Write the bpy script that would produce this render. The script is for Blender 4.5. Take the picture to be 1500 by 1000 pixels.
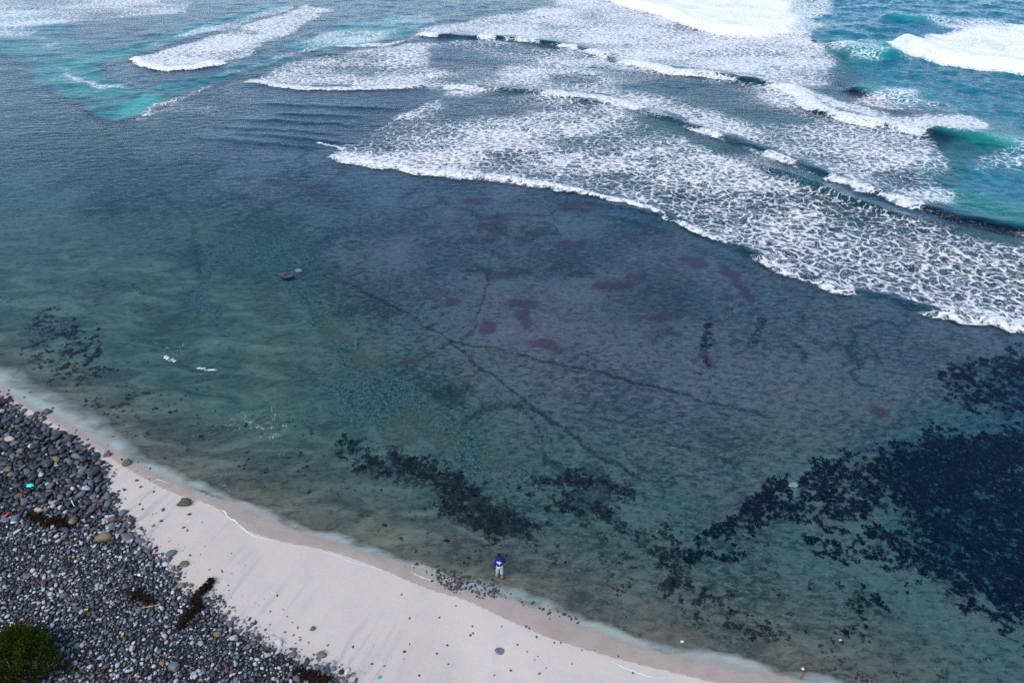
import bpy, math, random
import numpy as np
from mathutils import Vector, Matrix

R = math.radians
rng = np.random.default_rng(7)
random.seed(7)
scene = bpy.context.scene
for o in list(bpy.data.objects):
    bpy.data.objects.remove(o)

# ------------------------------------------------------------------ camera, sky, sun, exposure
CAM_H, PITCH, FPX = 27.0, R(36.0), 1000.0
cam_data = bpy.data.cameras.new('camera')
cam_data.sensor_width = 36.0
cam_data.lens = 24.0
cam_data.clip_start = 0.1
cam_data.clip_end = 9000.0
cam = bpy.data.objects.new('camera', cam_data)
cam.location = (0, 0, CAM_H)
cam.rotation_euler = (R(90) - PITCH, 0, 0)
scene.collection.objects.link(cam)
scene.camera = cam

SUN_EL, SUN_ROT = R(52), R(215)
world = bpy.data.worlds.new('World')
scene.world = world
world.use_nodes = True
wn = world.node_tree
wn.nodes.clear()
sky = wn.nodes.new('ShaderNodeTexSky')
sky.sky_type = 'NISHITA'
sky.sun_disc = False
sky.sun_elevation = SUN_EL
sky.sun_rotation = SUN_ROT
sky.air_density = 0.9
sky.dust_density = 0.1
sky.ozone_density = 3.0
bg = wn.nodes.new('ShaderNodeBackground')
bg.inputs['Strength'].default_value = 0.09
wo = wn.nodes.new('ShaderNodeOutputWorld')
wn.links.new(sky.outputs[0], bg.inputs[0])
wn.links.new(bg.outputs[0], wo.inputs[0])

sun_data = bpy.data.lights.new('sun', 'SUN')
sun_data.energy = 1.5
sun_data.angle = R(60)
sun_data.color = (1.0, 0.93, 0.83)
sun = bpy.data.objects.new('sun', sun_data)
sdir = Vector((math.sin(SUN_ROT) * math.cos(SUN_EL), math.cos(SUN_ROT) * math.cos(SUN_EL), math.sin(SUN_EL)))
sun.rotation_euler = sdir.to_track_quat('Z', 'Y').to_euler()
sun.location = (0, 0, 60)
scene.collection.objects.link(sun)

vs = scene.view_settings
vs.view_transform = 'Standard'
vs.look = 'None'
vs.exposure = 1.27
vs.gamma = 1.0
vs.use_curve_mapping = False
scene.cycles.use_denoising = False
scene.cycles.max_bounces = 3
scene.cycles.diffuse_bounces = 1
scene.cycles.glossy_bounces = 1
scene.cycles.use_adaptive_sampling = True
scene.cycles.adaptive_threshold = 0.01
scene.cycles.transparent_max_bounces = 12
scene.cycles.caustics_reflective = False
scene.cycles.caustics_refractive = False
scene.cycles.sample_clamp_indirect = 4.0

# ------------------------------------------------------------------ helpers: places on the ground
SP, CP = math.sin(PITCH), math.cos(PITCH)


def at(px, py, z=0.0):
    """ground point (x, y) at height z that the photograph shows at pixel (px, py)"""
    dx = (px - 750.0) / FPX
    dy = (500.0 - py) / FPX
    ddy = CP + dy * SP
    ddz = -SP + dy * CP
    t = (CAM_H - z) / (-ddz)
    return (dx * t, ddy * t)


def W(pts, z=0.0):
    return np.array([at(a, b, z) for a, b in pts])


# ------------------------------------------------------------------ helpers: noise and distances (metres)
def vnoise(x, y, seed=0):
    r = np.random.default_rng(seed + 1000)
    tab = r.random((256, 256))
    xi = np.floor(x).astype(np.int64)
    yi = np.floor(y).astype(np.int64)
    fx = x - xi
    fy = y - yi
    fx = fx * fx * fx * (fx * (fx * 6 - 15) + 10)
    fy = fy * fy * fy * (fy * (fy * 6 - 15) + 10)
    a = tab[xi & 255, yi & 255]
    b = tab[(xi + 1) & 255, yi & 255]
    c = tab[xi & 255, (yi + 1) & 255]
    d = tab[(xi + 1) & 255, (yi + 1) & 255]
    return (a * (1 - fx) + b * fx) * (1 - fy) + (c * (1 - fx) + d * fx) * fy


def fbm(x, y, seed=0, octv=4, gain=0.5):
    s = 0.0
    a = 1.0
    n = 0.0
    for k in range(octv):
        s = s + a * vnoise(x * 2 ** k + 17.3 * k, y * 2 ** k - 9.1 * k, seed + k)
        n += a
        a *= gain
    return s / n


def sstep(a, b, x):
    t = np.clip((x - a) / (b - a), 0, 1)
    return t * t * (3 - 2 * t)


def pline(X, Y, P, far=1e9):
    """distance, side sign (+1 = left of the walking direction) and position 0..1 along polyline P"""
    shp = X.shape
    x = X.ravel()
    y = Y.ravel()
    best = np.full(x.shape, far * far)
    sg = np.ones(x.shape)
    bc = np.zeros(x.shape)
    tt = np.zeros(x.shape)
    L = np.concatenate([[0], np.cumsum(np.hypot(*np.diff(P, axis=0).T))])
    tot = L[-1]
    for i in range(len(P) - 1):
        ax, ay = P[i]
        bx, by = P[i + 1]
        ux, uy = bx - ax, by - ay
        l2 = ux * ux + uy * uy
        t = np.clip(((x - ax) * ux + (y - ay) * uy) / l2, 0, 1)
        qx = x - ax - t * ux
        qy = y - ay - t * uy
        d2 = qx * qx + qy * qy
        cr = (ux * (y - ay) - uy * (x - ax)) / math.sqrt(l2)
        ca = np.abs(cr)
        eps = 1e-7 * (1 + d2)
        m = (d2 < best - eps) | ((d2 < best + eps) & (ca > bc))
        best[m] = d2[m]
        bc[m] = ca[m]
        sg[m] = np.where(cr[m] >= 0, 1.0, -1.0)
        tt[m] = (L[i] + t[m] * (L[i + 1] - L[i])) / tot
    return np.sqrt(best).reshape(shp), sg.reshape(shp), tt.reshape(shp)


def smooth_line(P, n=6):
    """Catmull-Rom through the points"""
    P = np.asarray(P, float)
    Q = np.vstack([2 * P[0] - P[1], P, 2 * P[-1] - P[-2]])
    out = []
    for i in range(1, len(Q) - 2):
        for k in range(n):
            t = k / n
            p0, p1, p2, p3 = Q[i - 1], Q[i], Q[i + 1], Q[i + 2]
            out.append(0.5 * ((2 * p1) + (-p0 + p2) * t + (2 * p0 - 5 * p1 + 4 * p2 - p3) * t * t + (-p0 + 3 * p1 - 3 * p2 + p3) * t ** 3))
    out.append(P[-1])
    return np.array(out)


class Field:
    """masks laid on a set of ground points, all in metres"""
    def __init__(self, X, Y):
        self.X, self.Y = X, Y
        self.n = {}

    def warp(self, amp, sc):
        k = (amp, sc)
        if k not in self.n:
            a = fbm(self.X / sc, self.Y / sc, 11, 3) - 0.5
            b = fbm(self.X / sc, self.Y / sc, 23, 3) - 0.5
            self.n[k] = (self.X + 2 * amp * a, self.Y + 2 * amp * b)
        return self.n[k]

    def _box(self, P, m, w):
        X, Y = w
        return (X > P[:, 0].min() - m) & (X < P[:, 0].max() + m) & (Y > P[:, 1].min() - m) & (Y < P[:, 1].max() + m)

    def stroke(self, pts, width, amp=0.0, sc=2.0, soft=0.6, world=False):
        P = np.asarray(pts, float) if world else W(pts)
        w = self.warp(amp, sc) if amp else (self.X, self.Y)
        out = np.zeros(self.X.shape)
        m = self._box(P, width * 2, w)
        if m.any():
            d, s, t = pline(w[0][m], w[1][m], P)
            out[m] = 1 - sstep(width * (1 - soft), width, d)
        return out

    def poly(self, pts, feather=0.5, amp=0.0, sc=2.0):
        P = W(pts)
        w = self.warp(amp, sc) if amp else (self.X, self.Y)
        out = np.zeros(self.X.shape)
        m = self._box(P, feather, w)
        if m.any():
            x, y = w[0][m], w[1][m]
            C = np.vstack([P, P[:1]])
            d, _, _ = pline(x, y, C)
            ins = np.zeros(x.shape, bool)
            for i in range(len(P)):
                ax, ay = C[i]
                bx, by = C[i + 1]
                c = (ay > y) != (by > y)
                with np.errstate(divide='ignore', invalid='ignore'):
                    xi = ax + (y - ay) / (by - ay if by != ay else 1e-9) * (bx - ax)
                ins ^= c & (x < xi)
            sd = np.where(ins, d, -d)
            out[m] = sstep(-feather, feather, sd)
        return out

    def blob(self, px, py, rx, ry, rot=0.0, amp=0.3, sc=1.0, soft=0.7):
        """soft ellipse, radii in metres"""
        cx, cy = at(px, py)
        w = self.warp(amp, sc) if amp else (self.X, self.Y)
        dx, dy = w[0] - cx, w[1] - cy
        c, s = math.cos(rot), math.sin(rot)
        u = (dx * c + dy * s) / rx
        v = (-dx * s + dy * c) / ry
        return 1 - sstep(1 - soft, 1 + 0.3 * soft, np.sqrt(u * u + v * v))


# ------------------------------------------------------------------ the lines that lay out the shore
SHORE = np.vstack([[(-160, 70), (-70, 46)], smooth_line(W([(-20, 562), (0, 572), (60, 603), (130, 640), (200, 682), (255, 706), (330, 735), (420, 772), (520, 806), (600, 832),
         (680, 862), (760, 884), (850, 918), (950, 952), (1050, 974), (1150, 994), (1230, 1020)]), 5), [(22, 4), (60, -22), (160, -80)]])
WETLINE = np.vstack([[(-160, 69.6), (-70, 45.7)], smooth_line(W([(-20, 565), (40, 600), (110, 640), (190, 690), (250, 722), (310, 742), (345, 770), (400, 792), (480, 808), (560, 836),
         (620, 862), (680, 880), (735, 906), (800, 935), (870, 957), (940, 976), (1000, 990), (1080, 1010)]), 4), [(20, 3), (58, -24), (158, -84)]])
PEBEDGE = np.vstack([[(-160, 69), (-70, 45)], smooth_line(W([(-8, 566), (48, 606), (92, 628), (128, 646), (158, 684), (168, 725), (190, 760), (215, 792), (258, 830), (275, 862), (318, 882), (345, 912),
         (400, 942), (450, 968), (500, 990), (540, 1010)], 0.25), 4), [(4, 4), (20, -30), (30, -80)]])
FRONT_A = W([(480, 224), (500, 231), (560, 241), (610, 249), (680, 257), (740, 263), (800, 271), (850, 281), (920, 296), (960, 310), (1000, 327), (1040, 345), (1080, 363), (1120, 381), (1160, 398),
         (1200, 412), (1230, 421), (1265, 431), (1300, 440), (1350, 452), (1400, 461), (1450, 471), (1510, 480), (1600, 490)])
FRONT_B = W([(640, 126), (740, 131), (820, 138), (880, 143), (930, 156), (990, 177), (1040, 193), (1075, 205), (1130, 226), (1200, 252), (1260, 273), (1330, 297), (1400, 317), (1450, 325), (1510, 331), (1600, 335)])
FRONT_C = W([(905, 88), (950, 97), (990, 106), (1050, 112), (1100, 119), (1150, 127), (1175, 145), (1200, 160), (1250, 176), (1300, 187), (1360, 194)])
FRONT_D = W([(605, 49), (660, 53), (720, 56), (780, 60), (850, 71), (905, 87)])
FRONT_E = W([(1318, 60), (1340, 74), (1370, 88), (1400, 94), (1450, 101), (1500, 106), (1580, 110)])
FRONT_F = W([(890, -8), (920, 8), (980, 22), (1030, 40), (1060, 50), (1110, 52), (1165, 44)])
FRONT_G = W([(360, 118), (400, 124), (440, 130), (520, 130), (580, 128), (640, 126)])
FRONT_H = W([(196, 84), (206, 94), (240, 102), (280, 100), (330, 92)])

CHANNEL = [(-40, 10), (40, 10), (85, 30), (100, 55), (130, 72), (132, 95), (150, 117), (205, 132), (260, 117), (330, 97), (405, 78), (440, 82), (330, 117), (250, 143), (205, 165), (165, 176), (138, 170), (120, 150), (72, 134), (55, 112), (30, 85), (-40, 60)]
FINGER = [(85, 86), (150, 76), (250, 47), (330, 24), (400, 2), (425, 6), (345, 34), (262, 60), (185, 84), (130, 97)]
LAGOON = [(420, 64), (470, 50), (520, 30), (600, 18), (640, 34), (600, 50), (550, 64), (480, 76), (430, 74)]
OFFSHORE = [(1150, -60), (1195, 52), (1232, 75), (1236, 105), (1275, 125), (1330, 150), (1455, 178), (1470, 205), (1375, 232), (1395, 285), (1490, 312), (1900, 330), (1900, -90), (2200, -130), (900, -130), (900, -60)]


def shore_dist(X, Y):
    d, s, t = pline(X, Y, SHORE)
    return d * s


def terrain(X, Y, d=None):
    """height of sand, pebble bank and seabed; also the depth masks"""
    if d is None:
        d = shore_dist(X, Y)
    f = Field(X, Y)
    deep = np.clip(f.poly(CHANNEL, 1.2, 1.2, 4) + f.poly(FINGER, 1.0, 1.0, 4) + 0.7 * f.poly(LAGOON, 1.5, 1.5, 6), 0, 1)
    off = f.poly(OFFSHORE, 5.0, 2.0, 8)
    off = np.maximum(off, sstep(185, 215, Y))
    land = np.where(d < 0, -d, 0)
    z = 0.07 * np.minimum(land, 5.0) + 0.13 * np.clip(land - 5.0, 0, 14) + 0.5 * np.clip(land - 20, 0, 60)
    sea = np.where(d > 0, d, 0)
    flat = 0.30 + 0.10 * sstep(8, 40, sea) + 0.10 * (fbm(X / 6, Y / 6, 31, 3) - 0.5)
    kelp = f.poly([(1300, 640), (1400, 580), (1560, 500), (1700, 520), (1700, 900), (1460, 880), (1340, 820)], 2.0, 1.0, 4)
    flat = flat + 0.22 * kelp
    z = z - np.minimum(0.055 * sea, flat) - (sea > 0) * (0.12 * (fbm(X / 1.3, Y / 1.3, 35, 3) - 0.5) * sstep(3, 7, sea))
    z = z - 2.6 * deep - 4.0 * off
    z = z + 0.03 * (fbm(X / 2.0, Y / 2.0, 41, 3) - 0.5) * sstep(0.2, 2.0, np.abs(d))
    return z, deep, off


def ground_z(x, y):
    z, _, _ = terrain(np.array([x], float), np.array([y], float))
    return float(z[0])


def ground_at(px, py):
    """the point on the terrain itself that shows at a pixel"""
    z = 0.0
    for _ in range(6):
        x, y = at(px, py, z)
        z = ground_z(x, y)
    return Vector((x, y, z))


# ------------------------------------------------------------------ helpers: objects and materials
def tag(o, label=None, cat=None, group=None, kind=None):
    if label:
        o['label'] = label
    if cat:
        o['category'] = cat
    if group:
        o['group'] = group
    if kind:
        o['kind'] = kind
    return o


def link(o, parent=None):
    scene.collection.objects.link(o)
    if parent:
        o.parent = parent
    return o


def mesh_np(name, V, F, mat=None, parent=None, smooth=True, attrs=None, colors=None):
    """V (n,3); F (m,3) or (m,4)"""
    V = np.asarray(V, np.float32)
    F = np.asarray(F, np.int32)
    me = bpy.data.meshes.new(name)
    k = F.shape[1]
    me.vertices.add(len(V))
    me.vertices.foreach_set('co', V.ravel())
    me.loops.add(F.size)
    me.loops.foreach_set('vertex_index', F.ravel())
    me.polygons.add(len(F))
    me.polygons.foreach_set('loop_start', np.arange(0, F.size, k, dtype=np.int32))
    me.polygons.foreach_set('use_smooth', np.full(len(F), smooth))
    me.update(calc_edges=True)
    for n, a in (attrs or {}).items():
        at_ = me.attributes.new(n, 'FLOAT', 'POINT')
        at_.data.foreach_set('value', np.asarray(a, np.float32).ravel())
    for n, a in (colors or {}).items():
        at_ = me.attributes.new(n, 'FLOAT_COLOR', 'POINT')
        at_.data.foreach_set('color', np.asarray(a, np.float32).ravel())
    if mat:
        me.materials.append(mat)
    return link(bpy.data.objects.new(name, me), parent)


class NT:
    """short-hand for node materials"""
    def __init__(self, name):
        self.m = bpy.data.materials.new(name)
        self.m.use_nodes = True
        self.t = self.m.node_tree
        self.t.nodes.clear()
        self.out = self.t.nodes.new('ShaderNodeOutputMaterial')

    def put(self, sock, v):
        if v is None:
            return
        if isinstance(v, bpy.types.NodeSocket):
            self.t.links.new(v, sock)
        elif isinstance(v, (tuple, list)) and sock.type == 'RGBA' and len(v) == 3:
            sock.default_value = (*v, 1)
        else:
            sock.default_value = v

    def n(self, typ, ins=None, **kw):
        nd = self.t.nodes.new('ShaderNode' + typ)
        for k, v in kw.items():
            setattr(nd, k, v)
        for k, v in (ins or {}).items():
            self.put(nd.inputs[k], v)
        return nd

    def mt(self, op, a, b=None, c=None, clamp=False):
        nd = self.n('Math', operation=op, use_clamp=clamp)
        for i, v in enumerate((a, b, c)):
            if v is not None:
                self.put(nd.inputs[i], v)
        return nd.outputs[0]

    def mul(self, a, b): return self.mt('MULTIPLY', a, b)
    def add(self, a, b): return self.mt('ADD', a, b)
    def sub(self, a, b): return self.mt('SUBTRACT', a, b)

    def ss(self, x, lo, hi, tlo=0.0, thi=1.0):
        nd = self.n('MapRange', interpolation_type='SMOOTHSTEP')
        self.put(nd.inputs[0], x)
        for i, v in zip((1, 2, 3, 4), (lo, hi, tlo, thi)):
            self.put(nd.inputs[i], v)
        return nd.outputs[0]

    def lin(self, x, lo, hi, tlo=0.0, thi=1.0):
        nd = self.n('MapRange')
        self.put(nd.inputs[0], x)
        for i, v in zip((1, 2, 3, 4), (lo, hi, tlo, thi)):
            self.put(nd.inputs[i], v)
        return nd.outputs[0]

    def mix(self, f, a, b, blend='MIX'):
        nd = self.n('Mix', data_type='RGBA', blend_type=blend)
        self.put(nd.inputs[0], f)
        self.put(nd.inputs[6], a)
        self.put(nd.inputs[7], b)
        return nd.outputs[2]

    def attr(self, name, out=2):
        return self.n('Attribute', attribute_name=name).outputs[out]

    def noise(self, vec, scale, detail=3.0, rough=0.55, dist=0.0, out=0, flat=True):
        nd = self.n('TexNoise', noise_dimensions='2D' if flat else '3D', ins={'Vector': vec, 'Scale': scale, 'Detail': detail, 'Roughness': rough, 'Distortion': dist})
        return nd.outputs[out]

    def voro(self, vec, scale, feature='F1', out=0, rnd=1.0, smooth=None):
        nd = self.n('TexVoronoi', {'Vector': vec, 'Scale': scale, 'Randomness': rnd}, feature=feature, voronoi_dimensions='2D')
        if smooth is not None:
            nd.inputs['Smoothness'].default_value = smooth
        return nd.outputs[out]

    def pos(self):
        return self.n('NewGeometry').outputs['Position']

    def mapv(self, vec, scale=(1, 1, 1), rot=(0, 0, 0)):
        return self.n('Mapping', {'Vector': vec, 'Scale': scale, 'Rotation': rot}).outputs[0]

    def vadd(self, a, b):
        return self.n('VectorMath', {0: a, 1: b}, operation='ADD').outputs[0]

    def vscale(self, a, s):
        nd = self.n('VectorMath', {0: a}, operation='SCALE')
        self.put(nd.inputs['Scale'], s)
        return nd.outputs[0]

    def bump(self, h, strength, dist=0.1):
        return self.n('Bump', {'Height': h, 'Strength': strength, 'Distance': dist}).outputs[0]

    def finish(self, shader):
        self.t.links.new(shader, self.out.inputs['Surface'])
        return self.m


def simple_mat(name, col, rough=0.7, var=0.25, scale=6.0, spec=0.3, bumpy=0.0):
    g = NT(name)
    co = g.n('TexCoord').outputs['Object']
    n1 = g.noise(co, scale, 4, flat=False)
    c = g.mix(g.ss(n1, 0.3, 0.7), tuple(v * (1 - var) for v in col), tuple(min(1, v * (1 + var)) for v in col))
    b = g.n('BsdfPrincipled', {'Base Color': c, 'Roughness': rough, 'Specular IOR Level': spec})
    if bumpy:
        g.put(b.inputs['Normal'], g.bump(g.noise(co, scale * 3, 5, flat=False), bumpy, 0.02))
    return g.finish(b.outputs[0])


# ------------------------------------------------------------------ ground materials
def sand_colour(g, P, n_fin, n_grain, n_mid, streaks):
    nb = g.attr('broad')
    wet = g.attr('wet')
    sc = g.mix(nb, (0.49, 0.43, 0.37), (0.575, 0.51, 0.44))
    sc = g.mix(g.ss(n_grain, 0.35, 0.75, 0, 0.22), sc, (0.36, 0.335, 0.315))
    sc = g.mix(g.ss(n_mid, 0.42, 0.75, 0, 0.28), sc, (0.41, 0.39, 0.385))
    if streaks:
        cxyz = g.n('CombineXYZ', {0: g.mul(g.attr('ssh'), 2.6), 1: g.mul(g.attr('dsh'), 0.33), 2: 0.0}).outputs[0]
        n_st = g.noise(cxyz, 1.0, 4, 0.6, 0.25)
        n_st2 = g.noise(g.vscale(cxyz, 0.35), 1.0, 2, 0.55)
        sc = g.mix(g.mul(g.mul(g.ss(n_st, 0.45, 0.72), g.ss(n_st2, 0.36, 0.6)), g.mul(g.attr('streak'), 0.55)), sc, (0.24, 0.235, 0.235))
    wetc = g.mix(g.ss(n_mid, 0.3, 0.7), (0.48, 0.405, 0.355), (0.54, 0.47, 0.42))
    wetm = g.ss(g.add(wet, g.mul(g.sub(n_fin, 0.5), 0.25)), 0.35, 0.65)
    return g.mix(g.mul(wetm, 0.85), sc, wetc), wetm


def beach_material():
    g = NT('beach_sand')
    P = g.pos()
    n_mid = g.noise(P, 0.9, 4, 0.62)
    n_fin = g.noise(P, 5.0, 3, 0.7)
    n_grain = g.noise(P, 30.0, 2, 0.6)
    c, wetm = sand_colour(g, P, n_fin, n_grain, n_mid, True)
    gv = g.mix(n_grain, (0.005, 0.006, 0.007), (0.022, 0.024, 0.028))  # same gravel colour, with the gap shade painted in
    c = g.mix(g.ss(g.add(g.attr('pebble'), g.mul(g.sub(n_fin, 0.5), 0.9)), 0.35, 0.6), c, gv)
    b = g.n('BsdfPrincipled', {'Base Color': c, 'Roughness': g.lin(wetm, 0, 1, 0.9, 0.35), 'Specular IOR Level': 0.3,
                               'Normal': g.bump(g.add(n_fin, n_mid), 0.25, 0.06)})
    return g.finish(b.outputs[0])


def gravel_material():
    g = NT('dark_gravel')
    P = g.pos()
    n = g.noise(P, 18.0, 3, 0.6)
    c = g.mix(n, (0.005, 0.006, 0.007), (0.022, 0.024, 0.028))  # dark gravel, blackened further for the shade in gaps between stones
    b = g.n('BsdfPrincipled', {'Base Color': c, 'Roughness': 0.8, 'Specular IOR Level': 0.3, 'Normal': g.bump(n, 0.6, 0.04)})
    return g.finish(b.outputs[0])


def seabed_material():
    g = NT('reef_seabed')
    P = g.pos()
    sand, weed, purp, green = (g.attr(n) for n in ('sand', 'weed', 'purple', 'green'))
    crack, sandy, ridge, nb, vein = (g.attr(n) for n in ('crack', 'sandy', 'ridge', 'broad', 'vein'))
    n_mid = g.noise(P, 0.9, 4, 0.65, 0.4)
    n_fin = g.noise(P, 4.2, 4, 0.75)
    st = g.noise(g.mapv(P, (0.7, 2.6, 1), (0, 0, R(18))), 2.2, 4, 0.7)      # fine drawn-out grain of the algal turf
    # reef flat: mottled turf, purplish brown on the outer flat, olive inshore
    warm = g.attr('warm')
    mot = g.noise(g.mapv(P, (0.75, 1.35, 1), (0, 0, R(24))), 2.1, 6, 0.82, 0.3)
    dark = g.mix(warm, (0.040, 0.058, 0.056), (0.078, 0.062, 0.076))
    lite = g.mix(warm, (0.185, 0.170, 0.148), (0.290, 0.180, 0.200))
    reef = g.mix(g.ss(g.add(mot, g.mul(g.sub(nb, 0.5), 0.18)), 0.36, 0.64), dark, lite)
    reef = g.mix(g.ss(st, 0.55, 0.70, 0, 0.5), reef, (0.30, 0.27, 0.23))
    reef = g.mix(g.ss(n_fin, 0.42, 0.25, 0, 0.65), reef, (0.026, 0.034, 0.04))
    reef = g.mix(g.mul(g.ss(g.add(vein, g.mul(g.sub(n_fin, 0.5), 2.2)), 0.4, 1.0), 0.8), reef, (0.026, 0.042, 0.044))
    # sandy shallows with drawn-out drifts
    sp = g.mapv(P, (0.45, 1.2, 1), (0, 0, R(28)))
    n_drift = g.noise(sp, 0.55, 5, 0.62, 0.8)
    drift = g.mix(g.ss(n_drift, 0.3, 0.75), (0.095, 0.102, 0.084), (0.25, 0.235, 0.185))
    drift = g.mix(g.ss(mot, 0.50, 0.30, 0, 0.75), drift, (0.04, 0.058, 0.05))
    c = g.mix(g.mul(sandy, g.ss(n_drift, 0.2, 0.62, 0.3, 0.9)), reef, drift)
    # green weedy rubble band
    vr = g.n('TexVoronoi', {'Vector': g.vadd(P, g.vscale(st, 0.2)), 'Scale': 5.5}, voronoi_dimensions='2D')
    pale = g.mul(g.ss(g.n('SeparateColor', {0: vr.outputs['Color']}).outputs[0], 0.62, 0.8), g.ss(vr.outputs['Distance'], 0.42, 0.2))
    rub = g.mix(g.ss(n_fin, 0.35, 0.7), (0.024, 0.036, 0.034), (0.12, 0.13, 0.12))
    rub = g.mix(g.mul(pale, g.ss(st, 0.4, 0.6)), rub, (0.27, 0.27, 0.22))
    rub = g.mix(g.mul(g.ss(g.mt('ABSOLUTE', g.sub(mot, 0.5)), 0.035, 0.0), 0.8), rub, (0.26, 0.28, 0.27))
    rub = g.mix(g.ss(nb, 0.5, 0.75, 0, 0.55), rub, (0.17, 0.125, 0.09))
    c = g.mix(g.ss(g.add(green, g.add(g.mul(g.sub(n_mid, 0.5), 1.3), g.mul(g.sub(n_fin, 0.5), 0.9))), 0.35, 0.75), c, rub)
    # pink crust algae
    pc = g.mix(g.ss(n_fin, 0.35, 0.65), (0.05, 0.018, 0.032), (0.23, 0.07, 0.11))
    c = g.mix(g.mul(g.ss(g.add(g.mul(purp, 1.1), g.add(g.mul(g.sub(n_mid, 0.5), 1.6), g.mul(g.sub(mot, 0.5), 3.2))), 0.5, 0.95), g.ss(n_fin, 0.25, 0.55, 0.35, 0.85)), c, pc)
    # cracks, pale ridges, weed stain
    c = g.mix(g.mul(g.ss(g.add(crack, g.add(g.mul(g.sub(n_fin, 0.5), 2.2), g.mul(g.sub(n_mid, 0.5), 1.1))), 0.32, 0.95), 0.74), c, (0.018, 0.03, 0.027))
    c = g.mix(g.mul(g.ss(g.add(ridge, g.mul(g.sub(n_fin, 0.5), 2.2)), 0.6, 1.2), 0.5), c, (0.22, 0.23, 0.21))
    c = g.mix(g.mul(g.ss(g.add(weed, g.add(g.mul(g.sub(n_mid, 0.5), 1.3), g.mul(g.sub(n_fin, 0.5), 1.6))), 0.45, 0.75), 0.8), c, (0.018, 0.02, 0.03))
    sc, wetm = sand_colour(g, P, n_fin, st, n_mid, False)
    sm = g.ss(g.add(sand, g.mul(g.sub(n_drift, 0.5), 0.75)), 0.25, 0.75)
    c = g.mix(sm, c, sc)
    b = g.n('BsdfDiffuse', {'Color': c})
    return g.finish(b.outputs[0])


# ------------------------------------------------------------------ terrain mesh: beach, pebble bank, seabed from one grid
def axis(core_lo, core_hi, step_fn, far, grow=1.22):
    a = [core_lo]
    while a[-1] < core_hi:
        a.append(a[-1] + step_fn(a[-1]))
    s = step_fn(core_hi)
    while a[-1] < far:
        s *= grow
        a.append(a[-1] + s)
    return a


def sym_axis(core, step_fn, far):
    h = axis(0.0, core, step_fn, far)
    return np.array([-v for v in h[:0:-1]] + h)


def y_axis(step_fn, near=8.0, core=175.0, far=4000.0, back=-60.0):
    h = axis(near, core, step_fn, far)
    b = []
    s = step_fn(near)
    v = near
    while v > back:
        s *= 1.3
        v -= s
        b.append(v)
    return np.array(b[::-1] + h)


WEED_MAIN = [(512, 640), (560, 658), (620, 668), (690, 678), (745, 722), (800, 782), (775, 800), (700, 775), (655, 752), (640, 722), (590, 698), (540, 694), (518, 670)]
WEED_MID = [(770, 684), (860, 690), (935, 706), (930, 726), (860, 722), (800, 708)]
WEED_MID2 = [(805, 722), (850, 722), (858, 738), (815, 742)]
WEED_LINE = [(888, 748), (925, 768), (955, 800), (985, 845), (990, 868)]
KELP_MAIN = [(1345, 640), (1420, 622), (1510, 612), (1560, 605), (1560, 900), (1500, 905), (1440, 868), (1390, 852), (1345, 812), (1322, 735), (1305, 690)]
KELP_EDGE = [(1010, 806), (1090, 758), (1145, 700), (1195, 662), (1260, 660), (1340, 635), (1345, 735), (1290, 742), (1215, 770), (1150, 758), (1060, 800)]
KELP_TOP = [(1385, 562), (1440, 532), (1500, 500), (1560, 490), (1560, 600), (1450, 600), (1400, 580)]
KELP_LOW = [(1180, 775), (1250, 765), (1330, 740), (1345, 810), (1290, 820), (1210, 800)]


def weed_density(f):
    w = 0.95 * f.poly(WEED_MAIN, 0.9, 0.9, 1.6)
    w = np.maximum(w, 0.85 * f.poly(WEED_MID, 0.8, 0.8, 1.6))
    w = np.maximum(w, 0.8 * f.poly(WEED_MID2, 0.5, 0.5, 1.2))
    w = np.maximum(w, 0.75 * f.stroke(WEED_LINE, 0.75, 0.8, 1.4))
    w = np.maximum(w, 0.62 * f.poly([(740, 690), (860, 735), (1000, 760), (1010, 800), (900, 770), (790, 720)], 1.2, 1.0, 2))
    w = np.maximum(w, 0.52 * f.poly([(1000, 850), (1060, 870), (1140, 905), (1150, 935), (1080, 925), (1010, 890)], 1.0, 0.8, 1.5))
    w = np.maximum(w, 0.55 * f.poly([(15, 452), (80, 448), (130, 475), (155, 540), (110, 562), (60, 530), (20, 500)], 1.0, 0.9, 2))
    w = np.maximum(w, 0.55 * f.poly([(-30, 425), (20, 430), (10, 448), (-30, 446)], 0.6, 0.6, 1.5))
    w = np.maximum(w, 0.50 * f.stroke([(1040, 880), (1010, 845), (985, 800)], 0.8, 0.6, 1.4))
    w = np.maximum(w, 0.5 * f.stroke([(815, 825), (812, 800)], 0.35, 0.3, 0.8))
    w = np.maximum(w, 0.62 * f.stroke([(1040, 470), (1036, 510), (1034, 540)], 0.45, 0.35, 1.0))
    w = np.maximum(w, 0.85 * f.stroke([(1120, 462), (1108, 480), (1104, 495)], 0.6, 0.4, 1.0))
    return w


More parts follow.
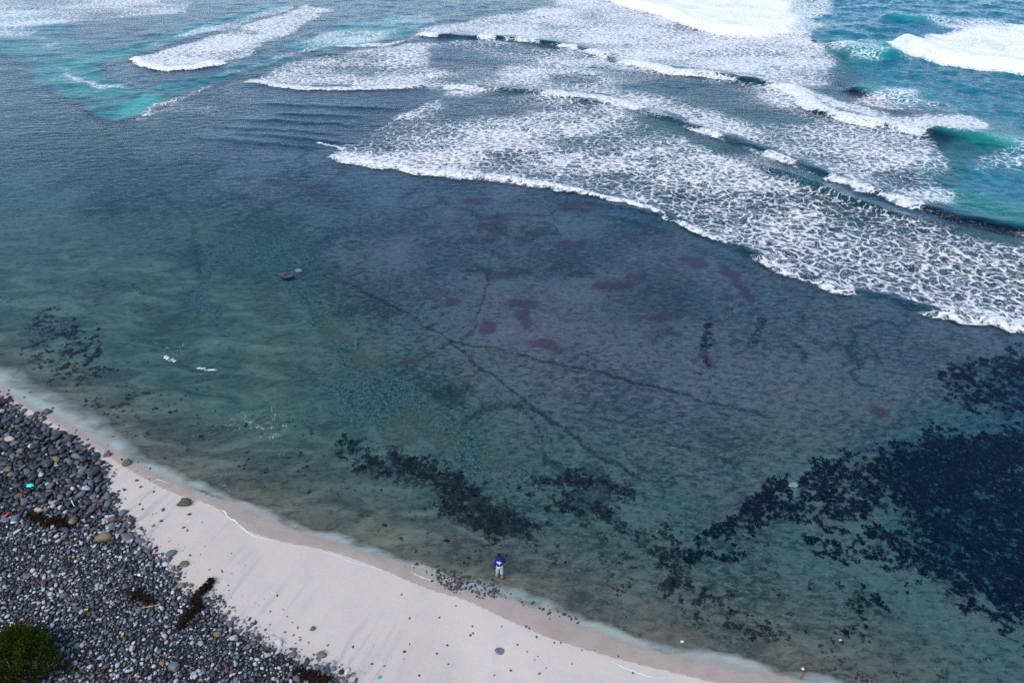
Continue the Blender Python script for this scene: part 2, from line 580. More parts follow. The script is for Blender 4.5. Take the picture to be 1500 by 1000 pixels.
def kelp_density(f):
    k = 1.0 * f.poly(KELP_MAIN, 1.2, 1.3, 2.2)
    k = np.maximum(k, 0.66 * f.poly(KELP_EDGE, 1.0, 1.0, 1.8))
    k = np.maximum(k, 0.74 * f.poly(KELP_TOP, 1.6, 1.4, 2.6))
    k = np.maximum(k, 0.58 * f.poly(KELP_LOW, 1.0, 1.0, 1.8))
    k = np.maximum(k, 0.8 * f.stroke([(1010, 803), (1060, 775), (1110, 742), (1150, 705)], 0.7, 0.4, 1.2))
    k = np.maximum(k, 0.62 * f.poly([(1245, 862), (1275, 845), (1300, 870), (1275, 895), (1250, 890)], 0.5, 0.5, 1.0))
    k = np.maximum(k, 0.60 * f.poly([(1330, 800), (1420, 850), (1480, 890), (1520, 940), (1440, 900), (1350, 860)], 0.9, 0.8, 1.6))
    k = np.maximum(k, 0.45 * f.poly([(1220, 930), (1270, 915), (1290, 940), (1240, 945)], 0.4, 0.4, 1.0))
    return k


def build_terrain():
    xs = sym_axis(46, lambda v: 0.17 if v < 26 else 0.34, 4000)
    ys = y_axis(lambda v: 0.15 if v < 40 else 0.15 + (v - 40) * 0.0045)
    X, Y = np.meshgrid(xs, ys)
    d, s, t = pline(X, Y, SHORE)
    Ls = np.hypot(*np.diff(SHORE, axis=0).T).sum()
    d = d * s
    z, deep, off = terrain(X, Y, d)
    f = Field(X, Y)
    A = {}
    dw = d + 0.9 * (fbm(X / 2.2, Y / 2.2, 51, 4) - 0.5)
    # how far sand reaches under the water, widest at the left
    reach = 0.55 + 1.0 * sstep(-14, -30, X)
    A['sand'] = np.clip(1 - dw / reach, 0, 1) * sstep(reach + 0.6, reach * 0.3, dw)
    A['broad'] = np.clip(0.5 + 1.6 * (fbm(X / 5.5, Y / 5.5, 101, 4) - 0.5), 0, 1)
    vx, vy = f.warp(1.6, 2.6)
    ridged = 1 - np.abs(2 * fbm(vx / 9, vy / 9, 111, 3) - 1) * 9
    ridged2 = 1 - np.abs(2 * fbm(vx / 4.5, vy / 4.5, 117, 3) - 1) * 7
    A['vein'] = np.clip(np.maximum(ridged, 0.8 * ridged2), 0, 1) * sstep(0.42, 0.58, fbm(X / 12, Y / 12, 121, 2))
    sandy = f.poly([(-200, 380), (120, 330), (330, 400), (480, 440), (500, 560), (520, 640), (620, 720), (760, 810), (900, 880), (1100, 960), (1150, 1000), (-200, 1000)], 3.5, 2.5, 6) * sstep(0, 1, d)
    sandy = np.maximum(sandy, 0.8 * f.poly([(1050, 900), (1200, 890), (1320, 930), (1300, 970), (1150, 970)], 1.5, 1.0, 3))
    sandy = np.maximum(sandy, 0.5 * f.poly([(380, 420), (440, 430), (450, 480), (400, 520), (330, 480)], 1.5, 1.0, 3))
    A['sandy'] = sandy
    A['weed'] = np.maximum(0.85 * weed_density(f), 0.62 * kelp_density(f))
    pu = np.zeros(X.shape)
    for px, py, rx, ry, rot in [(848, 297, 2.3, 1.5, 0.2), (840, 352, 1.5, 1.3, 0), (726, 318, .7, 2.0, 0), (722, 342, .8, 1.3, 0), (716, 395, .5, 1.6, 0), (738, 398, .8, .8, 0), (662, 435, .9, .8, 0), (715, 472, 1.0, 1.0, .3),
                                (770, 440, 1.6, .9, .3), (765, 458, 1.0, .8, 0), (775, 470, .6, 1.1, 0), (800, 500, 1.6, .6, -.4), (817, 508, .7, .7, 0), (895, 412, 2.0, 1.0, .2), (930, 400, 1.0, .7, 0),
                                (970, 457, 1.7, .65, 0), (945, 458, 1.0, .4, 0), (1020, 378, 1.4, 1.3, 0), (1072, 395, .8, 1.8, .3), (1085, 412, .6, 1.4, .4), (1096, 430, .5, 1.2, .4), (1035, 520, .6, 1.6, 0), (1068, 430, .9, .6, 0),
                                (800, 330, 1.0, .8, 0), (700, 290, 1.6, .9, 0), (460, 268, 2.2, .9, 0), (1290, 595, .8, .6, 0), (980, 480, 1, .4, 0), (590, 525, .9, .25, .5), (620, 515, 1.2, .25, .5), (630, 470, .9, .2, .4)]:
        pu = np.maximum(pu, f.blob(px, py, rx * 1.15, ry * 1.15, rot, 0.5, 1.2))
    pu = np.maximum(pu, 0.7 * f.poly([(420, 75), (540, 62), (640, 72), (760, 100), (740, 118), (620, 105), (480, 98)], 3, 2, 6))
    pu = np.maximum(pu, 0.33 * f.poly([(560, 300), (700, 270), (900, 300), (1060, 360), (1080, 420), (960, 500), (800, 530), (660, 480), (600, 400)], 3, 2, 5))
    A['purple'] = pu
    gr = 0.8 * f.stroke([(425, 395), (470, 452), (520, 520), (590, 572), (660, 628), (720, 672), (780, 700)], 1.5, 1.2, 2.2, 0.8)
    gr = np.maximum(gr, 0.7 * f.poly([(440, 560), (540, 540), (640, 580), (690, 640), (620, 650), (520, 620)], 1.5, 1.2, 2.5))
    gr = np.maximum(gr, 0.55 * f.poly([(210, 300), (330, 330), (430, 330), (480, 380), (400, 400), (300, 400), (280, 360)], 2.0, 2.0, 4))
    gr = np.maximum(gr, 0.55 * f.stroke([(285, 395), (300, 450), (315, 480)], 1.0, 1.0, 3))
    gr = np.maximum(gr, 0.5 * f.poly([(860, 880), (960, 890), (1060, 930), (1100, 970), (960, 935), (880, 915)], 0.9, 0.8, 1.5))
    A['green'] = np.clip(1.2 * gr, 0, 1)
    rough = f.poly([(120, 170), (300, 200), (480, 230), (560, 330), (620, 470), (760, 640), (700, 680), (520, 620), (400, 480), (260, 420), (190, 300)], 3, 2.5, 5)
    A['vein'] = np.maximum(A['vein'], np.clip(np.maximum(ridged, ridged2), 0, 1) * rough * 0.9)
    cr = np.zeros(X.shape)
    for pts, w, a in [([(430, 380), (520, 415), (600, 455), (660, 490), (760, 515), (860, 535), (960, 560), (1060, 585), (1130, 606)], .34, 1),
                      ([(662, 494), (720, 545), (780, 590), (860, 650), (940, 696)], .36, 1), ([(728, 305), (722, 350), (718, 390), (704, 440), (688, 486)], .26, .8),
                      ([(598, 527), (630, 512), (664, 496)], .22, .8), ([(1036, 455), (1040, 545), (1038, 575)], .2, .8), ([(1124, 462), (1100, 490), (1090, 508)], .3, .9), ([(1078, 445), (1060, 473)], .25, .8),
                      ([(790, 595), (900, 622), (1000, 650), (1100, 672)], .3, .7), ([(120, 370), (140, 400), (155, 420)], .3, .7), ([(195, 410), (215, 450)], .35, .8),
                      ([(560, 530), (620, 480)], .2, .6), ([(750, 590), (790, 592)], .2, .7), ([(640, 545), (690, 520), (720, 545)], .2, .6), ([(760, 625), (800, 615), (850, 625)], .22, .7),
                      ([(1010, 806), (1080, 756), (1150, 704)], .35, .9), ([(430, 405), (455, 450)], .3, .8), ([(1195, 535), (1170, 580)], .22, .5),
                      ([(240, 260), (300, 300), (390, 270), (470, 240)], .5, .6), ([(150, 180), (210, 250), (280, 320), (290, 400)], .7, .7)]:
        cr = np.maximum(cr, a * f.stroke(pts, w * 0.8, 0.35, 1.2, 0.9))
    A['crack'] = cr
    A['warm'] = f.poly([(280, 130), (640, 120), (1000, 300), (1600, 470), (1600, 560), (1250, 600), (1000, 680), (820, 610), (700, 540), (600, 440), (470, 350), (260, 230)], 6, 3, 7)
    A['warm'] = np.maximum(A['warm'], f.poly([(90, 0), (140, -40), (700, -40), (640, 130), (280, 150), (220, 130), (140, 100), (100, 50)], 3, 2, 6))
    rd = np.zeros(X.shape)
    for pts, w in [([(1150, 698), (1220, 662), (1300, 634), (1350, 618), (1420, 596), (1500, 572)], .25), ([(1340, 626), (1400, 627), (1440, 620), (1510, 612)], .25), ([(1245, 848), (1232, 880), (1222, 905)], .12),
                   ([(1106, 825), (1112, 850), (1120, 862)], .12), ([(440, 405), (465, 425), (480, 440)], .2), ([(1160, 705), (1163, 714)], .45), ([(1305, 875), (1320, 895)], .12), ([(1342, 800), (1342, 860)], .12),
                   ([(690, 575), (700, 583)], .3), ([(600, 618), (640, 660)], .3), ([(545, 620), (580, 690)], .3), ([(70, 142), (100, 150), (130, 168), (145, 178)], 1.6), ([(428, 372), (450, 388), (470, 398)], .3)]:
        rd = np.maximum(rd, f.stroke(pts, w * 1.5, 0.25, 1.0, 0.9))
    rd = np.maximum(rd, 0.7 * f.poly([(250, 170), (440, 135), (620, 140), (500, 225), (300, 215), (200, 190)], 4, 3, 6) * 0.35)
    A['ridge'] = rd
    dw2, sw2, _ = pline(X, Y, WETLINE)
    A['wet'] = sstep(-0.12, 0.12, dw2 * sw2)
    dp, sp, _ = pline(X, Y, PEBEDGE)
    dp = -dp * sp
    A['pebble'] = sstep(-0.5, 1.0, dp)
    A['streak'] = np.clip(1 - np.abs(dp) / 3.4, 0, 1) ** 0.7 * sstep(40, -20, X - 0)
    A['dsh'] = d
    A['ssh'] = t * Ls
    z = z - 0.05 * A['crack'] + 0.06 * A['ridge'] * (d > 0) + 0.02 * gr
    V = np.stack([X, Y, z], -1).reshape(-1, 3)
    ny, nx = X.shape
    idx = np.arange(ny * nx).reshape(ny, nx)
    Fq = np.stack([idx[:-1, :-1], idx[:-1, 1:], idx[1:, 1:], idx[1:, :-1]], -1).reshape(-1, 4)
    dm = 0.25 * (d[:-1, :-1] + d[1:, 1:] + d[:-1, 1:] + d[1:, :-1]).ravel()
    pm = dp[:-1, :-1].ravel()
    cls = np.where(dm > 0, 0, np.where(pm > 1.3, 2, 1))
    mats = (seabed_material(), beach_material(), gravel_material())
    for k, name in enumerate(('seabed', 'sand_beach', 'pebble_bank')):
        F = Fq[cls == k]
        used = np.unique(F)
        remap = np.full(len(V), -1, np.int32)
        remap[used] = np.arange(len(used))
        o = mesh_np(name, V[used], remap[F], mats[k], attrs={n: a.ravel()[used] for n, a in A.items()})
        tag(o, {'seabed': 'dark shallow reef seabed with weed, cracks and sand drifts', 'sand_beach': 'pale pinkish sand strip between pebbles and water',
                'pebble_bank': 'dark gravel slope under the cobbles'}[name], {'seabed': 'seabed', 'sand_beach': 'beach', 'pebble_bank': 'ground'}[name], kind='structure')


build_terrain()


# ------------------------------------------------------------------ the sea
def water_material():
    g = NT('sea_water')
    P = g.pos()
    foam, depth, milk, calm = (g.attr(n) for n in ('foam', 'depth', 'milk', 'calm'))
    # ripples
    Pr = g.mapv(P, (0.55, 1.25, 1), (0, 0, R(-14)))
    r1 = g.noise(Pr, 1.1, 4, 0.6, 0.3)
    r2 = g.noise(Pr, 4.5, 3, 0.6, 0.2)
    hgt = g.add(g.mul(r1, 0.55), g.mul(r2, 0.09))
    nrm = g.bump(hgt, calm, 0.35)
    # foam lace: a torn net of filaments, wide and fine meshes, thin milky film between
    wv = g.noise(P, 0.5, 2, 0.55, out=1)
    wv2 = g.noise(P, 2.2, 2, 0.6, out=1)
    Pw = g.vadd(g.vadd(P, g.vscale(wv, 2.4)), g.vscale(wv2, 0.5))
    Pw = g.mapv(Pw, (0.72, 1.0, 0.0), (0, 0, R(-10)))
    v1 = g.voro(Pw, 1.12, 'DISTANCE_TO_EDGE')
    v2 = g.voro(Pw, 2.8, 'DISTANCE_TO_EDGE')
    nf = g.n('SeparateColor', {0: wv2}).outputs[0]
    nf2 = g.n('SeparateColor', {0: wv2}).outputs[2]
    dn = g.add(g.add(foam, g.attr('patch')), g.mul(g.sub(nf, 0.5), 0.55))
    l1 = g.ss(g.sub(v1, g.lin(dn, 0.20, 0.90, -0.02, 0.27)), 0.07, -0.10)
    l2 = g.ss(g.sub(v2, g.lin(dn, 0.24, 0.95, -0.04, 0.23)), 0.06, -0.10)
    lace = g.mt('MAXIMUM', g.mul(g.mul(l1, 0.90), g.ss(foam, 0.36, 0.48)), g.mul(l2, 0.72))
    lace = g.mul(lace, g.ss(g.add(g.mul(r2, 0.5), g.mul(nf2, 0.5)), 0.28, 0.58, 0.35, 1.0))
    film = g.mul(g.ss(dn, 0.40, 1.0), 0.14)
    full = g.mul(g.ss(g.add(foam, g.add(g.mul(g.sub(r2, 0.5), 0.8), g.mul(g.sub(nf, 0.5), 0.5))), 0.80, 1.2), 0.95)
    fm = g.mt('MAXIMUM', g.mt('MAXIMUM', lace, film), full)
    fm = g.mul(fm, g.ss(foam, 0.06, 0.22))
    # water body: clear over the reef, scattering blue-green where deep or full of bubbles
    t1 = g.n('CombineColor', {0: g.mt('POWER', 0.32, g.mul(depth, 1.35)), 1: g.mt('POWER', 0.74, depth), 2: g.mt('POWER', 0.95, depth)}).outputs[0]
    clear = g.n('BsdfTransparent', {'Color': t1})
    turq = g.mix(g.ss(r1, 0.35, 0.65), (0.005, 0.10, 0.165), (0.010, 0.175, 0.21))
    green = g.mix(g.ss(g.add(r1, g.attr('patch')), 0.30, 0.70), (0.004, 0.088, 0.100), (0.010, 0.19, 0.175))
    turq = g.mix(g.ss(depth, 3.0, 4.0), green, turq)
    turq = g.mix(g.ss(depth, 0.7, 1.6), (0.004, 0.028, 0.095), turq)
    bodyc = g.mix(g.ss(milk, 0.0, 1.0), turq, (0.03, 0.33, 0.30))
    rim = g.attr('rim')
    bodyc = g.mix(g.ss(rim, 0.0, 0.3), bodyc, (0.38, 0.46, 0.42))
    body = g.n('BsdfDiffuse', {'Color': bodyc})
    cl = g.mt('SUBTRACT', 1.0, g.mt('POWER', 0.50, depth))
    cl = g.mul(g.ss(depth, 0.35, 1.4), cl)
    cl = g.mt('MAXIMUM', cl, g.mul(milk, 0.5))
    cl = g.mt('MAXIMUM', cl, g.mul(rim, g.ss(r1, 0.3, 0.65, 0.35, 0.75)))
    base = g.n('MixShader', {0: cl, 1: clear.outputs[0], 2: body.outputs[0]})
    fr = g.n('Fresnel', {'IOR': 1.25, 'Normal': nrm})
    gl = g.n('BsdfGlossy', {'Color': (0.88, 0.92, 1), 'Roughness': 0.12, 'Normal': nrm})
    wat = g.n('MixShader', {0: fr.outputs[0], 1: base.outputs[0], 2: gl.outputs[0]})
    fo = g.n('BsdfDiffuse', {'Color': (0.80, 0.82, 0.83), 'Normal': nrm})
    fin = g.n('MixShader', {0: fm, 1: wat.outputs[0], 2: fo.outputs[0]})
    return g.finish(fin.outputs[0])


def build_sea():
    xs = sym_axis(62, lambda v: 0.19 if v < 50 else 0.34, 4000)
    xs = np.unique(np.concatenate([xs[xs <= 62], axis(62, 125, lambda v: 0.34, 4000)]))
    ys = y_axis(lambda v: 0.16 if v < 45 else 0.16 + (v - 45) * 0.0028)
    X, Y = np.meshgrid(xs, ys)
    d = shore_dist(X, Y)
    tz, deep, off = terrain(X, Y, d)
    f = Field(X, Y)
    foam = np.zeros(X.shape)

    def addf(m):
        np.maximum(foam, m, out=foam)
    # foam behind the bores
    A_ = [(480, 224), (530, 200), (600, 160), (660, 132), (740, 124), (860, 134), (960, 160), (1075, 205), (1200, 255), (1300, 290), (1400, 320), (1500, 334), (1620, 345), (1620, 494), (1500, 478), (1400, 460), (1300, 438), (1230, 420), (1160, 397), (1080, 362), (1000, 326), (920, 296), (850, 281), (740, 263), (610, 249), (500, 231)]
    addf(0.50 * f.poly(A_, 0.8, 1.0, 3))
    addf(0.62 * f.poly([(520, 232), (580, 200), (680, 175), (800, 190), (900, 240), (1000, 300), (1060, 350), (1000, 326), (850, 281), (700, 258), (600, 247)], 3, 2, 6))
    addf(0.60 * f.poly([(1100, 300), (1250, 330), (1400, 350), (1520, 380), (1520, 420), (1400, 400), (1250, 370), (1120, 330)], 4, 2, 6))
    foam *= 1 - 0.45 * f.stroke([(940, 165), (1075, 222), (1200, 268), (1330, 312), (1450, 340)], 3.2, 1.5, 6, 0.9)  # thinner foam stands in for shade on the front of bore B
    foam *= 1 - 0.35 * f.poly([(640, 140), (760, 135), (800, 160), (720, 170), (660, 165)], 3, 2, 6)
    B_ = [(450, 92), (600, 62), (720, 58), (850, 74), (905, 90), (990, 108), (1150, 127), (1200, 162), (1300, 190), (1365, 196), (1400, 250), (1392, 300), (1330, 296), (1260, 272), (1200, 250), (1075, 203), (990, 175), (880, 141), (760, 131), (620, 127), (440, 129), (365, 118)]
    addf(0.55 * f.poly(B_, 1.5, 1.5, 5))
    foam *= 1 - 0.40 * f.poly([(880, 100), (1000, 115), (1110, 135), (1180, 175), (1120, 190), (1000, 150), (900, 125)], 4, 2.5, 7)
    foam *= 1 - 0.4 * f.poly([(520, 78), (640, 66), (760, 90), (740, 112), (620, 100)], 4, 3, 7)
    D_ = [(600, 46), (680, 30), (800, 8), (880, -30), (1250, -30), (1185, 55), (1225, 85), (1230, 125), (1160, 126), (1080, 115), (990, 104), (905, 88), (850, 71), (740, 56), (660, 53)]
    addf(0.70 * f.poly(D_, 3, 2.5, 8))
    addf((0.95 + 0.5 * fbm(X / 4, Y / 4, 141, 3)) * f.poly([(880, -40), (905, -5), (940, 8), (990, 22), (1040, 47), (1090, 52), (1150, 50), (1172, 40), (1165, 5), (1150, -40)], 2.2, 2.2, 6))
    addf((0.90 + 0.5 * fbm(X / 4, Y / 4, 143, 3)) * f.poly([(1325, 58), (1350, 54), (1430, 40), (1520, 34), (1700, 30), (1700, 112), (1500, 106), (1450, 101), (1400, 94), (1365, 87)], 1.6, 1.6, 5))
    addf(0.80 * f.poly([(1150, 126), (1240, 150), (1300, 165), (1400, 168), (1452, 182), (1440, 202), (1360, 195), (1300, 189), (1200, 163)], 2, 2, 6))
    addf(0.52 * f.poly([(1220, 150), (1290, 125), (1390, 145), (1460, 180), (1420, 180), (1300, 165)], 3, 2, 6))
    addf(0.5 * f.poly([(1330, 30), (1400, 20), (1500, 25), (1500, 45), (1400, 48)], 3, 3, 7))
    addf(0.50 * f.poly([(1380, 225), (1460, 205), (1560, 210), (1560, 255), (1420, 262)], 3, 2, 6))
    addf(0.50 * f.poly([(1300, 200), (1370, 210), (1400, 260), (1410, 300), (1370, 300), (1320, 250)], 3, 2, 6))
    addf(0.48 * f.poly([(1200, 60), (1330, 75), (1345, 95), (1240, 88)], 3, 3, 6))
    # left reef
    addf(0.72 * f.poly([(196, 84), (225, 78), (300, 58), (390, 28), (450, 6), (490, 14), (430, 48), (370, 78), (325, 95), (260, 103), (206, 97)], 2, 2, 6))
    addf(0.50 * f.poly([(370, 118), (420, 92), (520, 70), (640, 66), (640, 128), (440, 130)], 2, 2, 6))
    addf(0.52 * f.poly([(-60, -30), (320, -30), (280, 24), (150, 32), (40, 42), (80, 68), (-60, 62)], 5, 4, 9))
    addf(0.36 * f.poly([(80, 20), (300, 25), (460, -10), (300, -30), (80, -20)], 5, 4, 9))
    addf(0.45 * f.stroke([(10, 22), (50, 50), (90, 68)], 3.2, 2.5, 6, 0.9))
    addf(0.45 * f.stroke([(88, 98), (112, 118), (140, 124), (180, 127)], 1.3, 1.4, 4, 0.9))
    addf(0.5 * f.stroke([(195, 175), (230, 155), (270, 142), (310, 128)], 2.0, 1.6, 4, 0.9))
    addf(0.42 * f.poly([(200, 172), (260, 140), (330, 160), (400, 172), (300, 172)], 2, 2, 5))
    addf(0.45 * f.poly([(420, 62), (500, 36), (640, 8), (660, 30), (560, 62), (450, 76)], 3, 3, 7))
    addf(0.6 * f.stroke([(500, 68), (560, 66), (605, 55)], 1.3, 1.5, 5))
    addf(0.45 * f.stroke([(230, 65), (330, 40), (420, 12)], 3, 2.5, 7))
    addf(0.48 * f.stroke([(330, 110), (420, 80), (470, 68)], 2.0, 1.8, 5))
    # wisps close in
    addf(0.85 * f.stroke([(464, 209), (480, 213), (502, 219)], 0.35, 0.5, 2))
    addf(0.72 * f.stroke([(241, 522), (248, 527), (256, 529)], 0.20, 0.15, 1))
    addf(0.72 * f.stroke([(291, 539), (302, 542), (314, 542)], 0.18, 0.15, 1))
    addf(0.33 * f.poly([(300, 625), (340, 605), (430, 590), (440, 650), (410, 670), (330, 640)], 0.9, 0.8, 2))
    addf(0.30 * f.poly([(230, 670), (330, 690), (400, 710), (360, 730), (280, 705)], 0.7, 0.7, 2))
    addf(0.24 * f.poly([(640, 450), (710, 445), (705, 500), (670, 500)], 1.0, 0.6, 2))
    addf(0.28 * f.poly([(180, 505), (290, 490), (290, 525), (240, 522)], 0.8, 0.6, 2))
    addf(0.28 * f.poly([(460, 540), (500, 535), (500, 560), (465, 565)], 0.8, 0.6, 2))
    # crests
    zw = np.zeros(X.shape)
    face = np.zeros(X.shape)
    fw = f.warp(0.55, 1.5)
    fw2 = f.warp(1.0, 4.0)

    def crest(P, h, wf, wb, band, dens, patchy=0.0, seed=3, taper=0.08, warp=None, pfrom=0.0):
        nonlocal zw, face
        w = warp or fw
        m = (X > P[:, 0].min() - 20) & (X < P[:, 0].max() + 20) & (Y > P[:, 1].min() - 20) & (Y < P[:, 1].max() + 20)
        dd, s, t = pline(w[0][m], w[1][m], P)
        sd = dd * s            # + = seaward (left of the line drawn from left to right)
        tp = sstep(0, taper, t) * sstep(1, 1 - taper, t)
        pr = np.where(sd < 0, np.exp(-(sd / wf) ** 2), np.exp(-(sd / wb) ** 1.3))
        hm = 0.7 + 0.6 * fbm(X[m] / 5, Y[m] / 5, seed, 2)
        zw[m] += h * pr * tp * hm
        face[m] = np.maximum(face[m], pr * tp * min(1.0, 0.35 + h))
        # no foam just ahead of the bore, a dense lip on it
        ahead = sstep(-6, -1.2, sd) * (sd < -wf * 0.9) * tp
        lip = sstep(-wf * 1.9, -wf * 1.2, sd) * sstep(band * 1.3, band * 0.4, sd) * sstep(0.0, 0.02, t) * sstep(1, 0.98, t)
        if patchy:
            pk = sstep(patchy - 0.12, patchy + 0.12, fbm(X[m] / 7, Y[m] / 7, seed + 5, 3))
            lip = lip * np.where(t < pfrom, 1.0, pk)
        cur = foam[m]
        cur = cur * (1 - 0.0 * ahead)
        foam[m] = np.maximum(cur, dens * lip)
    # the front stops the foam dead on its landward side
    dd, s, t = pline(fw[0], fw[1], FRONT_A)
    ahead = (s < 0) & (dd > 0.7) & (dd < 14) & (t > 0.005)
    foam[ahead] = np.minimum(foam[ahead], 0.05)
    crest(FRONT_A, 0.15, 0.32, 1.6, 0.34, 1.05, 0.46, 3, pfrom=0.52)
    crest(FRONT_A, 0.04, 0.6, 3.0, 2.4, 0.72, 0.38, 8)
    crest(FRONT_B, 0.26, 0.8, 3.0, 0.6, 1.0, 0.5, 4)
    crest(FRONT_C, 0.42, 1.1, 3.5, 1.5, 1.1, 0.3, 5, warp=fw2)
    crest(FRONT_D, 0.42, 1.0, 3.5, 1.6, 1.1, 0.42, 6, warp=fw2)
    crest(FRONT_E, 1.5, 1.6, 6.0, 5, 1.2, 0.0, 7, warp=fw2)
    crest(FRONT_F, 1.3, 1.8, 6.0, 6, 1.2, 0.0, 9, warp=fw2)
    crest(FRONT_G, 0.18, 0.5, 2.0, 0.8, 0.95, 0.4, 10)
    crest(FRONT_H, 0.4, 0.6, 2.0, 1.2, 1.15, 0.0, 12)
    crest(W([(1340, 194), (1400, 198), (1450, 208), (1500, 220), (1580, 226)]), 0.8, 1.6, 5, 0.1, 0.0, 0, 13, 0.2, fw2)
    crest(W([(1215, 62), (1260, 80), (1300, 86), (1340, 84)]), 1.2, 1.8, 5, 0.1, 0.0, 0, 14, 0.25, fw2)
    crest(W([(1280, 24), (1330, 30), (1400, 32)]), 0.9, 2, 6, 0.1, 0.0, 0, 15, 0.25, fw2)
    crest(W([(1230, 128), (1300, 140), (1360, 150)]), 0.6, 1.6, 5, 0.1, 0.0, 0, 16, 0.25, fw2)
    # lesser ridges of water riding in over the reef
    for k, (pts, h) in enumerate([([(300, 195), (420, 200), (560, 216)], .06), ([(260, 200), (380, 208), (500, 222)], .05), ([(340, 150), (480, 156), (620, 160)], .06), ([(320, 172), (450, 180), (560, 184)], .06),
                                  ([(980, 320), (900, 305), (860, 300)], .03), ([(1090, 240), (1200, 280), (1300, 312), (1400, 335)], .16), ([(1060, 225), (1160, 262), (1280, 306)], .16), ([(760, 136), (830, 142), (900, 156)], .12),
                                  ([(850, 292), (920, 306), (985, 332)], .05), ([(870, 312), (940, 326), (1000, 348)], .05), ([(1000, 352), (1060, 380), (1120, 402)], .04), ([(380, 165), (470, 168), (560, 172)], .06), ([(280, 185), (400, 190), (520, 200)], .05)]):
        crest(W(pts), h * 2.0, 0.45, 1.2, 0.1, 0.0, 0, 20 + k, 0.3)
    chop = sstep(60, 110, Y) * 0.10 + 0.28 * off + 0.08 * deep
    zw += chop * 2 * (fbm(X / 3.2, Y / 2.4, 61, 4) - 0.5) + off * 0.5 * (fbm(X / 14, Y / 9, 65, 2) - 0.5)
    zw += 0.10 * np.clip(foam, 0, 1.2) * sstep(0.85, 1.15, foam) * (fbm(X / 0.8, Y / 0.8, 71, 3) - 0.2)
    zw += 0.012 * sstep(0.3, 3, d) * (fbm(X / 1.2, Y / 0.8, 81, 3) - 0.5)
    # thin swash film on the sand below the wet line
    dw, sw, tw = pline(X, Y, WETLINE)
    sdw = dw * sw
    lift = np.clip(sdw / 0.35, -1, 1)
    film = np.where(d < 0.3, np.maximum(np.where(sdw > 0, zw, -9), tz + np.where(lift > 0, 0.010, 0.05) * lift), zw)
    dpt = np.clip(film - tz, 0, 30)
    milk = np.clip(0.4 * sstep(0.5, 1.2, foam) * (dpt > 0.2), 0, 1)
    milk = np.maximum(milk, 0.55 * face)
    milk = np.maximum(milk, 0.9 * f.poly([(165, 176), (205, 165), (240, 145), (215, 140), (180, 155)], 1.5, 1, 4))
    milk = np.maximum(milk, 0.4 * f.poly(LAGOON, 3, 2, 6))
    milk = np.maximum(milk, 0.45 * f.poly([(1215, 50), (1330, 60), (1345, 85), (1250, 92)], 3, 2, 6))
    milk = np.maximum(milk, 0.2 * f.poly(FINGER, 1.5, 1, 5))
    wid = 0.42 + 0.9 * sstep(-12, -30, X)
    rim = 1.0 * sstep(wid * 1.6, wid * 0.3, d + 0.9 * (fbm(X / 1.4, Y / 1.4, 137, 3) - 0.5)) * sstep(-0.05, 0.25, d)
    calm = 0.20 + 0.35 * sstep(45, 90, Y) + 0.35 * off
    calm = np.where(d < 0.5, 0.08, calm)
    patch = 0.85 * (fbm(X / 8, Y / 5, 131, 4) - 0.5) * sstep(45, 60, Y)
    V = np.stack([X, Y, film], -1).reshape(-1, 3)
    ny, nx = X.shape
    idx = np.arange(ny * nx).reshape(ny, nx)
    F = np.stack([idx[:-1, :-1], idx[:-1, 1:], idx[1:, 1:], idx[1:, :-1]], -1).reshape(-1, 4)
    F = F[d[:-1, :-1].ravel() > -3.0]
    used = np.unique(F)
    remap = np.full(len(V), -1, np.int32)
    remap[used] = np.arange(len(used))
    o = mesh_np('sea', V[used], remap[F], water_material(), attrs={'foam': foam.ravel()[used], 'depth': dpt.ravel()[used], 'milk': milk.ravel()[used], 'calm': calm.ravel()[used], 'patch': patch.ravel()[used], 'rim': rim.ravel()[used]})
    tag(o, 'blue green sea with white foaming surf rolling over shallow reef', 'sea', kind='structure')


build_sea()


# ------------------------------------------------------------------ seaweed beds below the water
def seaweed_material(name, dark, light):
    g = NT(name)
    c = g.mix(g.attr('tone'), dark, light)
    b = g.n('BsdfDiffuse', {'Color': c})
    return g.finish(b.outputs[0])


